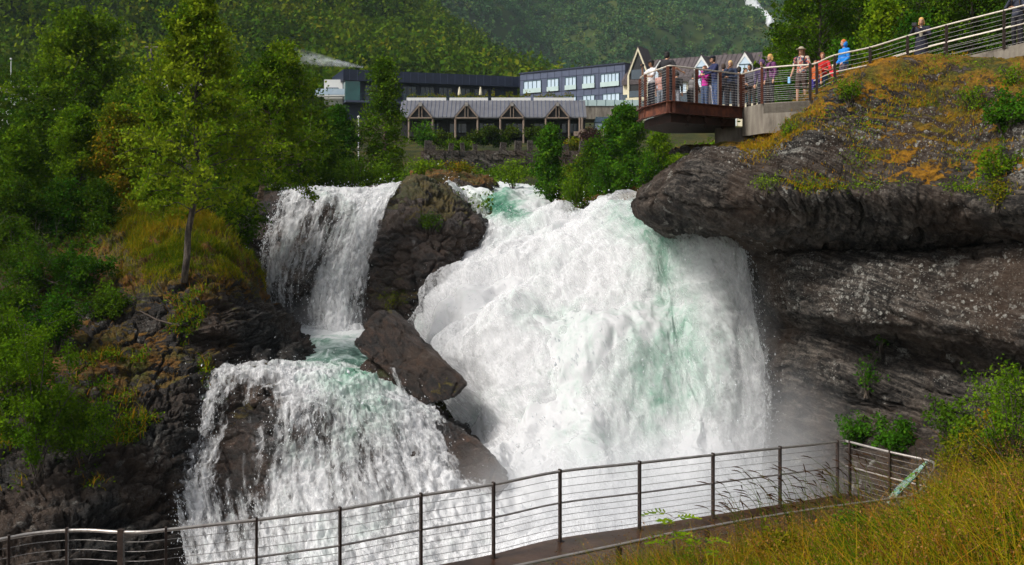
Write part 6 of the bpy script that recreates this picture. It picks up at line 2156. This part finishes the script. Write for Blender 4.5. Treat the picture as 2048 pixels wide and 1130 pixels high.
def person(label, base, h, yaw, top=(.1, .1, .1), legs=(.03, .04, .08), hair=(.02, .012, .008), hair_len=0, skin=None, hat=None, hatcol=None, sleeves='long',
           la=None, ra=None, lean=0., shorts=False, coat=0., bag=None, hold=None, build=1., vest=None, scarf=None, topmat=None, stride=.0, head_turn=0., front=None, shoe=None, bag_trim=None):
    """facing -y when yaw is 0; la, ra: (elbow, wrist) in body space for the arm on -x and +x"""
    s = h / 1.75
    sk = skin or SKIN
    root = empty('person', label, 'person', base, yaw)
    root.scale = (s, s, s)
    R = np.array(Matrix.Rotation(lean, 3, 'X'))
    hip = np.array([0, 0, .93])
    tp = lambda q: hip + R @ (np.asarray(q, float) - hip)       # bends forward (towards -y) about the hips
    nk, hd = tp((0, .0, 1.475)), tp((0, -.02, 1.635))
    b = MB()
    w_ = build
    pel, wst, chs = tp((0, .0, .95)), tp((0, .0, 1.12)), tp((0, .01, 1.32))
    b.ell(pel, (.155 * w_, .105 * w_, .12), 14, 9).ell(wst, (.135 * w_, .095 * w_, .14), 14, 9).ell(chs, (.165 * w_, .108 * w_, .17), 14, 9)
    b.cap(tp((0, .01, 1.42)), nk + [0, 0, .05], .06, .052)
    Rh = np.array(Matrix.Rotation(head_turn, 3, 'Z'))
    hp = lambda q: hd + Rh @ np.asarray(q, float)
    b.ell(hd + [0, 0, .03], (.074, .092, .098), 14, 10).ell(hp((0, -.025, -.04)), (.056, .068, .075), 12, 8)
    b.cap(hp((0, -.088, .015)), hp((0, -.106, -.018)), .011, .015, 6)           # nose
    b.cap(hp((-.018, -.088, -.058)), hp((.018, -.088, -.058)), .009, .009, 6)    # lips
    for q in (-1, 1):
        b.ell(hp((q * .075, .005, .0)), (.010, .022, .032), 8, 6)                # ears
    arms = {}
    for q, pose in ((-1, la), (1, ra)):
        sh = tp((q * .185 * w_, .01, 1.415))
        el, wr = pose or ((q * .235, .03, 1.14), (q * .235, -.05, .90))
        el, wr = (tp(el), tp(wr)) if not pose else (np.array(el, float), np.array(wr, float))
        arms[q] = (sh, el, wr)
        b.cap(tp((q * .10, .01, 1.40)), sh, .062, .058).cap(sh, el, .052 * w_ ** .5, .041).cap(el, wr, .040, .027)
        dv = wr - el
        dv = dv / np.linalg.norm(dv)
        hand(b, wr + dv * .012, dv, q, .6)
    lg = {}
    for q in (-1, 1):
        hj = np.array([q * .088 * w_, 0, .90])
        st_ = stride * q
        kn = np.array([q * .098, -.02 + st_ * .5, .49])
        an = np.array([q * .105, .02 + st_, .085])
        lg[q] = (hj, kn, an)
        b.cap(hj, kn, .083 * w_ ** .5, .056).cap(kn, an, .054, .036)
        b.cap(an + [0, .02, -.045], an + [q * .02, -.14, -.055], .036, .030)
    remesh(b.build('body', sk, root), .011)
    for q in (-1, 1):
        MB().ell(hp((q * .030, -.086, .022)), (.011, .006, .007), 8, 6).build('eye', EYE, root)
    # trousers, shoes
    lm = paint(legs, .8, 0, .18, 10, .2)
    c = MB()
    c.ell(pel, (.166 * w_, .116 * w_, .125), 14, 9)
    for q in (-1, 1):
        hj, kn, an = lg[q]
        if shorts:
            c.cap(hj, kn + [0, 0, .03], .098 * w_ ** .5, .082)
        else:
            c.cap(hj, kn, .096 * w_ ** .5, .070).cap(kn, an + [0, 0, .0], .069, .056)
    remesh(c.build('shorts' if shorts else 'trousers', lm, root), .013)
    for q in (-1, 1):
        an = lg[q][2]
        sh_ = MB().cap(an + [0, .025, -.045], an + [q * .02, -.15, -.052], .043, .038).cap(an, an + [0, .02, -.03], .042, .045)
        remesh(sh_.build('shoe', shoe or SHOE, root), .013)
    # top
    tm = topmat or paint(top, .85, 0, .15, 9, .25)
    c = MB()
    c.ell(wst, (.155 * w_, .117 * w_, .16), 14, 9).ell(chs, (.183 * w_, .126 * w_, .185), 14, 9).ell(tp((0, 0, 1.0)), (.168 * w_, .122 * w_, .11), 14, 9)
    c.cap(tp((0, .01, 1.40)), tp((0, .005, 1.47)), .085, .066)
    if coat:
        c.cap(tp((0, 0, 1.0)), np.array([0, 0, .95 - coat]), .165 * w_, .20 * w_)
    for q in (-1, 1):
        sh, el, wr = arms[q]
        c.cap(tp((q * .10, .01, 1.40)), sh, .078, .072)
        if sleeves == 'long':
            c.cap(sh, el, .066, .055).cap(el, el + (wr - el) * .96, .054, .040)
        else:
            c.cap(sh, sh + (el - sh) * .72, .068, .062)
    remesh(c.build('jacket' if sleeves == 'long' else 'shirt', tm, root), .013)
    if front is not None:                      # the lighter strip of an open coat
        MB().ell(tp((0, -.105, 1.22)), (.06, .028, .24), 10, 8).build('blouse', paint(front, .8, 0, .1), root, True)
    if vest is not None:
        c = MB().ell(chs, (.19 * w_, .134 * w_, .18), 14, 9).ell(wst, (.165 * w_, .126 * w_, .16), 14, 9)
        remesh(c.build('vest', paint(vest, .8, 0, .12, 10, .2), root), .014)
    if scarf is not None:
        MB().ell(nk + [0, 0, -.02], (.088, .085, .05), 12, 8).build('scarf', paint(scarf, .9, 0, .2), root, True)
    # hair
    hm = paint(hair, .7, 0, .3, 30, .5)
    c = MB()
    if hat != 'beanie':
        c.ell(hp((0, .012, .052)), (.083, .098, .090), 14, 10).ell(hp((0, .042, -.005)), (.080, .068, .085), 14, 10)
        for q in (-1, 1):
            c.ell(hp((q * .066, .018, .0)), (.020, .048, .055), 8, 7)
        if hair_len:
            for q in (-1, 0, 1):
                c.cap(hp((q * .05, .055, .0)), hp((q * .075, .06 - .02 * abs(q), -.05 - hair_len)), .05, .035, 8)
        remesh(c.build('hair', hm, root), .011)
    if hat:
        km = paint(hatcol, .85, 0, .15, 20, .2)
        c = MB()
        if hat == 'beanie':
            c.ell(hp((0, .010, .060)), (.092, .106, .095), 14, 10).cap(hp((-.03, .01, .02)), hp((.03, .01, .02)), .096, .096)
        elif hat == 'hood':
            c.ell(hp((0, .04, -.02)), (.11, .10, .12), 14, 10)
        else:
            c.ell(hp((0, .008, .075)), (.092, .106, .075), 14, 10)
            if hat == 'cap':
                c.ell(hp((0, -.125, .055)), (.065, .075, .014), 12, 6)
            else:
                c.ell(hp((0, .0, .058)), (.165, .185, .020), 16, 6)
        remesh(c.build('hat', km, root), .010)
    if bag is not None:
        c = MB().ell(tp((0, .19, 1.22)), (.135, .095, .22), 12, 9).ell(tp((0, .215, 1.12)), (.115, .085, .12), 12, 9)
        for q in (-1, 1):
            c.tube([tp((q * .10, .12, 1.42)), tp((q * .12, .0, 1.50)), tp((q * .115, -.13, 1.38)), tp((q * .13, -.12, 1.2)), tp((q * .14, .08, 1.1))], .020, 6)
        bo_ = remesh(c.build('backpack', paint(bag, .8, 0, .15, 9, .2), root), .013)
        if bag_trim is not None:
            MB().tube([tp((.07, .27, 1.36)), tp((.085, .295, 1.22)), tp((.07, .29, 1.06))], .022, 6).build('trim', paint(bag_trim, .6), bo_)
    if hold:
        kind, col, at, size = hold
        MB().box((0, 0, 0), size).build(kind, paint(col, .5), root, loc=at)
    return root


def stand(px, ytop, h, z, dfix=None):
    """where a person h metres tall stands whose head top shows at px, ytop on ground of height z"""
    d = F * (z + h) / (CY - ytop)
    q = P(px, ytop, d)
    return np.array([q[0], q[1], z])


def path_z(px):
    return float(np.interp(px, [1560, 1640, 1668, 1740, 1815, 1893, 2008, 2090], [3.05, 3.06, 3.27, 3.5, 3.82, 4.1, 4.33, 4.55]))


UPARM = lambda q, y=-.28: ((q * .26, -.16, 1.28), (q * .10, y, 1.52))       # both hands lifted to the face with a camera
camh = ('camera', (.012, .012, .014), (0, -.36, 1.56), (.11, .07, .08))
person('man in white T-shirt and black cap holding a camera at the left platform corner', stand(1303, 121, 1.74, ZD), 1.74, -1.15, (.72, .70, .72), (.012, .014, .026),
       hat='cap', hatcol=(.012, .011, .012), sleeves='short', skin=SKIN2, la=((-.24, -.20, 1.24), (-.06, -.33, 1.50)), ra=((.25, -.14, 1.16), (.05, -.30, 1.18)), hold=camh)
person('person in a pale pink patterned top behind the man in the white T-shirt', stand(1322, 141, 1.56, ZD), 1.56, 2.6, (.48, .26, .22), (.22, .25, .30), hair=(.05, .03, .02), hair_len=.1)
person('tall man in a black T-shirt with his back turned, left hand resting on the handrail', stand(1334, 104, 1.80, ZD), 1.80, 2.45, (.012, .011, .014), (.010, .011, .018), hair=(.008, .006, .006), sleeves='short',
       la=((-.33, .02, 1.22), (-.42, -.20, 1.12)), ra=((.34, .05, 1.20), (.36, -.20, 1.10)), build=1.08)
person('person in a black jacket with a lime striped backpack beside the tall man in black', stand(1352, 142, 1.55, ZD), 1.55, 2.7, (.016, .016, .018), (.30, .32, .36), hair=(.012, .008, .006), bag=(.015, .015, .018), bag_trim=(.20, .62, .02), lean=.2)
person('person in a grey vest over black sleeves bending over a white map', stand(1381, 145, 1.52, ZD), 1.52, 2.2, (.016, .015, .017), (.014, .013, .016), hair=(.02, .013, .01), vest=(.16, .15, .15), lean=.28,
       ra=((.25, -.22, 1.08), (.10, -.42, 1.0)), la=((-.25, -.22, 1.08), (-.10, -.42, 1.0)), hold=('map', (.66, .66, .68), (.0, -.5, 1.0), (.34, .02, .24)))
person('woman in a magenta jacket raising a phone with both hands', stand(1410, 132, 1.55, ZD), 1.55, -1.0, (.50, .02, .28), (.05, .08, .16), hair=(.12, .045, .02), hair_len=.16,
       la=UPARM(-1), ra=UPARM(1), hold=('phone', (.012, .012, .014), (0, -.38, 1.58), (.08, .02, .15)), bag=(.02, .02, .03))
person('person in light grey trousers and dark jacket between magenta jacket and navy cap', stand(1423, 130, 1.58, ZD), 1.58, -.8, (.02, .018, .024), (.52, .50, .54), hair=(.03, .02, .015), la=UPARM(-1), ra=UPARM(1))
person('man in a navy cap and navy sweater leaning on the handrail in blue jeans', stand(1431, 112, 1.77, ZD), 1.77, -1.35, (.014, .020, .075), (.06, .10, .22), hat='cap', hatcol=(.012, .013, .022), lean=.12,
       la=((-.22, -.26, 1.22), (-.03, -.44, 1.16)), ra=((.25, -.20, 1.2), (.12, -.42, 1.12)), shoe=paint((.55, .34, .03), .6))
person('dark haired person half hidden between the navy cap and the blond boy', stand(1447, 128, 1.60, ZD), 1.60, 2.9, (.02, .02, .03), (.02, .02, .03), hair=(.05, .03, .02))
person('blond boy in a navy jacket with a hand at his chin by the handrail', stand(1461, 122, 1.60, ZD), 1.60, -.45, (.012, .022, .055), (.012, .012, .018), hair=(.62, .42, .16), la=((-.25, -.18, 1.16), (-.05, -.20, 1.44)),
       ra=((.25, -.10, 1.14), (.0, -.26, 1.14)), shoe=paint((.7, .7, .7), .6))
person('person in a dark blue coat with a navy backpack right of the blond boy', stand(1478, 134, 1.62, ZD), 1.62, 2.6, (.012, .018, .04), (.012, .014, .024), hair=(.02, .013, .01), bag=(.010, .014, .035))
person('woman with long dark hair and sunglasses, dressed in black at the platform corner', stand(1491, 137, 1.62, ZD), 1.62, .1, (.014, .013, .015), (.014, .013, .016), hair=(.03, .014, .01), hair_len=.22, hold=('bag', (.02, .42, .55), (.1, -.16, .62), (.16, .1, .3)))
person('dark haired man in a grey jacket leaning over the rail by the abutment', stand(1504, 129, 1.60, ZD), 1.60, -.75, (.085, .08, .10), (.05, .035, .03), hair=(.012, .009, .008), lean=.22, skin=SKIN2,
       la=((-.2, -.24, 1.12), (.0, -.42, 1.0)), ra=((.24, -.24, 1.12), (.05, -.44, 1.0)))
person('person in a purple beanie mostly hidden behind the blonde woman in purple', stand(1524, 120, 1.66, ZD), 1.66, -.6, (.06, .04, .10), (.03, .03, .04), hat='beanie', hatcol=(.09, .05, .13))
person('blonde woman in a purple jacket with a black backpack at the railing bend', stand(1541, 109, 1.66, ZD), 1.66, -1.2, (.14, .035, .13), (.014, .012, .018), hair=(.58, .34, .09), bag=(.014, .012, .016), scarf=(.05, .02, .07), hair_len=.02)
# the man in the sun hat wears a patterned shirt
t = NT('patterned_shirt')
vo_ = t.n('TexVoronoi', {'Vector': t.obj(), 'Scale': 22.})
M_shirt = t.done(t.bsdf(t.ramp(vo_.outputs['Color'], [(.2, (.03, .04, .10)), (.4, (.45, .32, .24)), (.55, (.42, .10, .06)), (.7, (.5, .42, .34)), (.85, (.08, .09, .16))], 'CONSTANT'), .8))
person('long haired man in tan sun hat, patterned shirt and brown shorts, blue bottle in hand', stand(1603, 95, 1.80, ZD), 1.80, -.7, (.4, .3, .2), (.055, .03, .022), hair=(.20, .08, .03), hair_len=.16, hat='sunhat', hatcol=(.34, .29, .20),
       sleeves='short', shorts=True, topmat=M_shirt, bag=(.018, .018, .026), la=((-.27, .04, 1.13), (-.33, -.04, .88)), ra=((.28, -.02, 1.15), (.16, -.24, 1.06)), hold=('bottle', (.25, .55, .85), (-.36, -.08, .76), (.075, .075, .19)), stride=.08)
person('child in a red and yellow top and blue trousers half behind the dark post', stand(1631, 122, 1.30, 3.05), 1.30, -.5, (.48, .10, .02), (.035, .025, .22), hair=(.2, .09, .03))
person('girl in a red jacket and blue jeans with folded arms at the railing', stand(1645, 106, 1.55, path_z(1645)), 1.55, -.3, (.52, .012, .012), (.035, .085, .17), hair=(.22, .07, .02), la=((-.27, -.10, 1.14), (.06, -.24, 1.12)), ra=((.27, -.10, 1.14), (-.06, -.26, 1.10)), build=1.08, scarf=(.45, .012, .012))
person('small blond child in a red snowsuit on the path beside the girl in red', stand(1667, 130, 1.12, path_z(1667)), 1.12, -.9, (.55, .012, .03), (.50, .012, .04), hair=(.72, .62, .42))
person('red haired boy in a bright blue hooded jacket and grey trousers on the sloping path', stand(1688, 80, 1.72, path_z(1688)), 1.72, -1.25, (.008, .20, .62), (.10, .085, .12), hair=(.50, .12, .02), hat='hood', hatcol=(.008, .20, .62), la=((-.22, .0, 1.14), (-.16, -.16, 1.0)), ra=((.22, .0, 1.14), (.16, -.16, 1.0)))
person('blonde woman in a navy coat and cream blouse lifting a camera on the upper path', stand(1843, 36, 1.66, path_z(1843)), 1.66, -.55, (.010, .011, .026), (.11, .055, .032), hair=(.62, .36, .10), coat=.42, front=(.66, .60, .44), hair_len=.03, build=1.15,
       la=((-.30, -.12, 1.24), (-.17, -.30, 1.44)), ra=((.27, -.12, 1.16), (.0, -.26, 1.38)), hold=('camera', (.012, .012, .016), (-.15, -.40, 1.50), (.13, .10, .10)))
person('person in a dark slate jacket, hand at chin, cut by the top right corner', stand(2035, -22, 1.75, path_z(2035)), 1.75, -.9, (.035, .04, .065), (.014, .014, .022), hair=(.04, .03, .02), la=((-.26, -.16, 1.22), (-.06, -.22, 1.5)), ra=((.26, -.1, 1.15), (.05, -.28, 1.18)), bag=(.05, .03, .02))
# ================================================================== air
t = NT('air')
hv = t.done(None, t.n('VolumePrincipled', {'Color': (.70, .86, .95), 'Density': .00010, 'Anisotropy': 0.}).outputs[0])
MB().bx(-1000, 1200, -90, 1600, -16, 640).build('haze', hv, None, kind='stuff', label='thin blue air between the viewer and the far mountain', cat='haze')
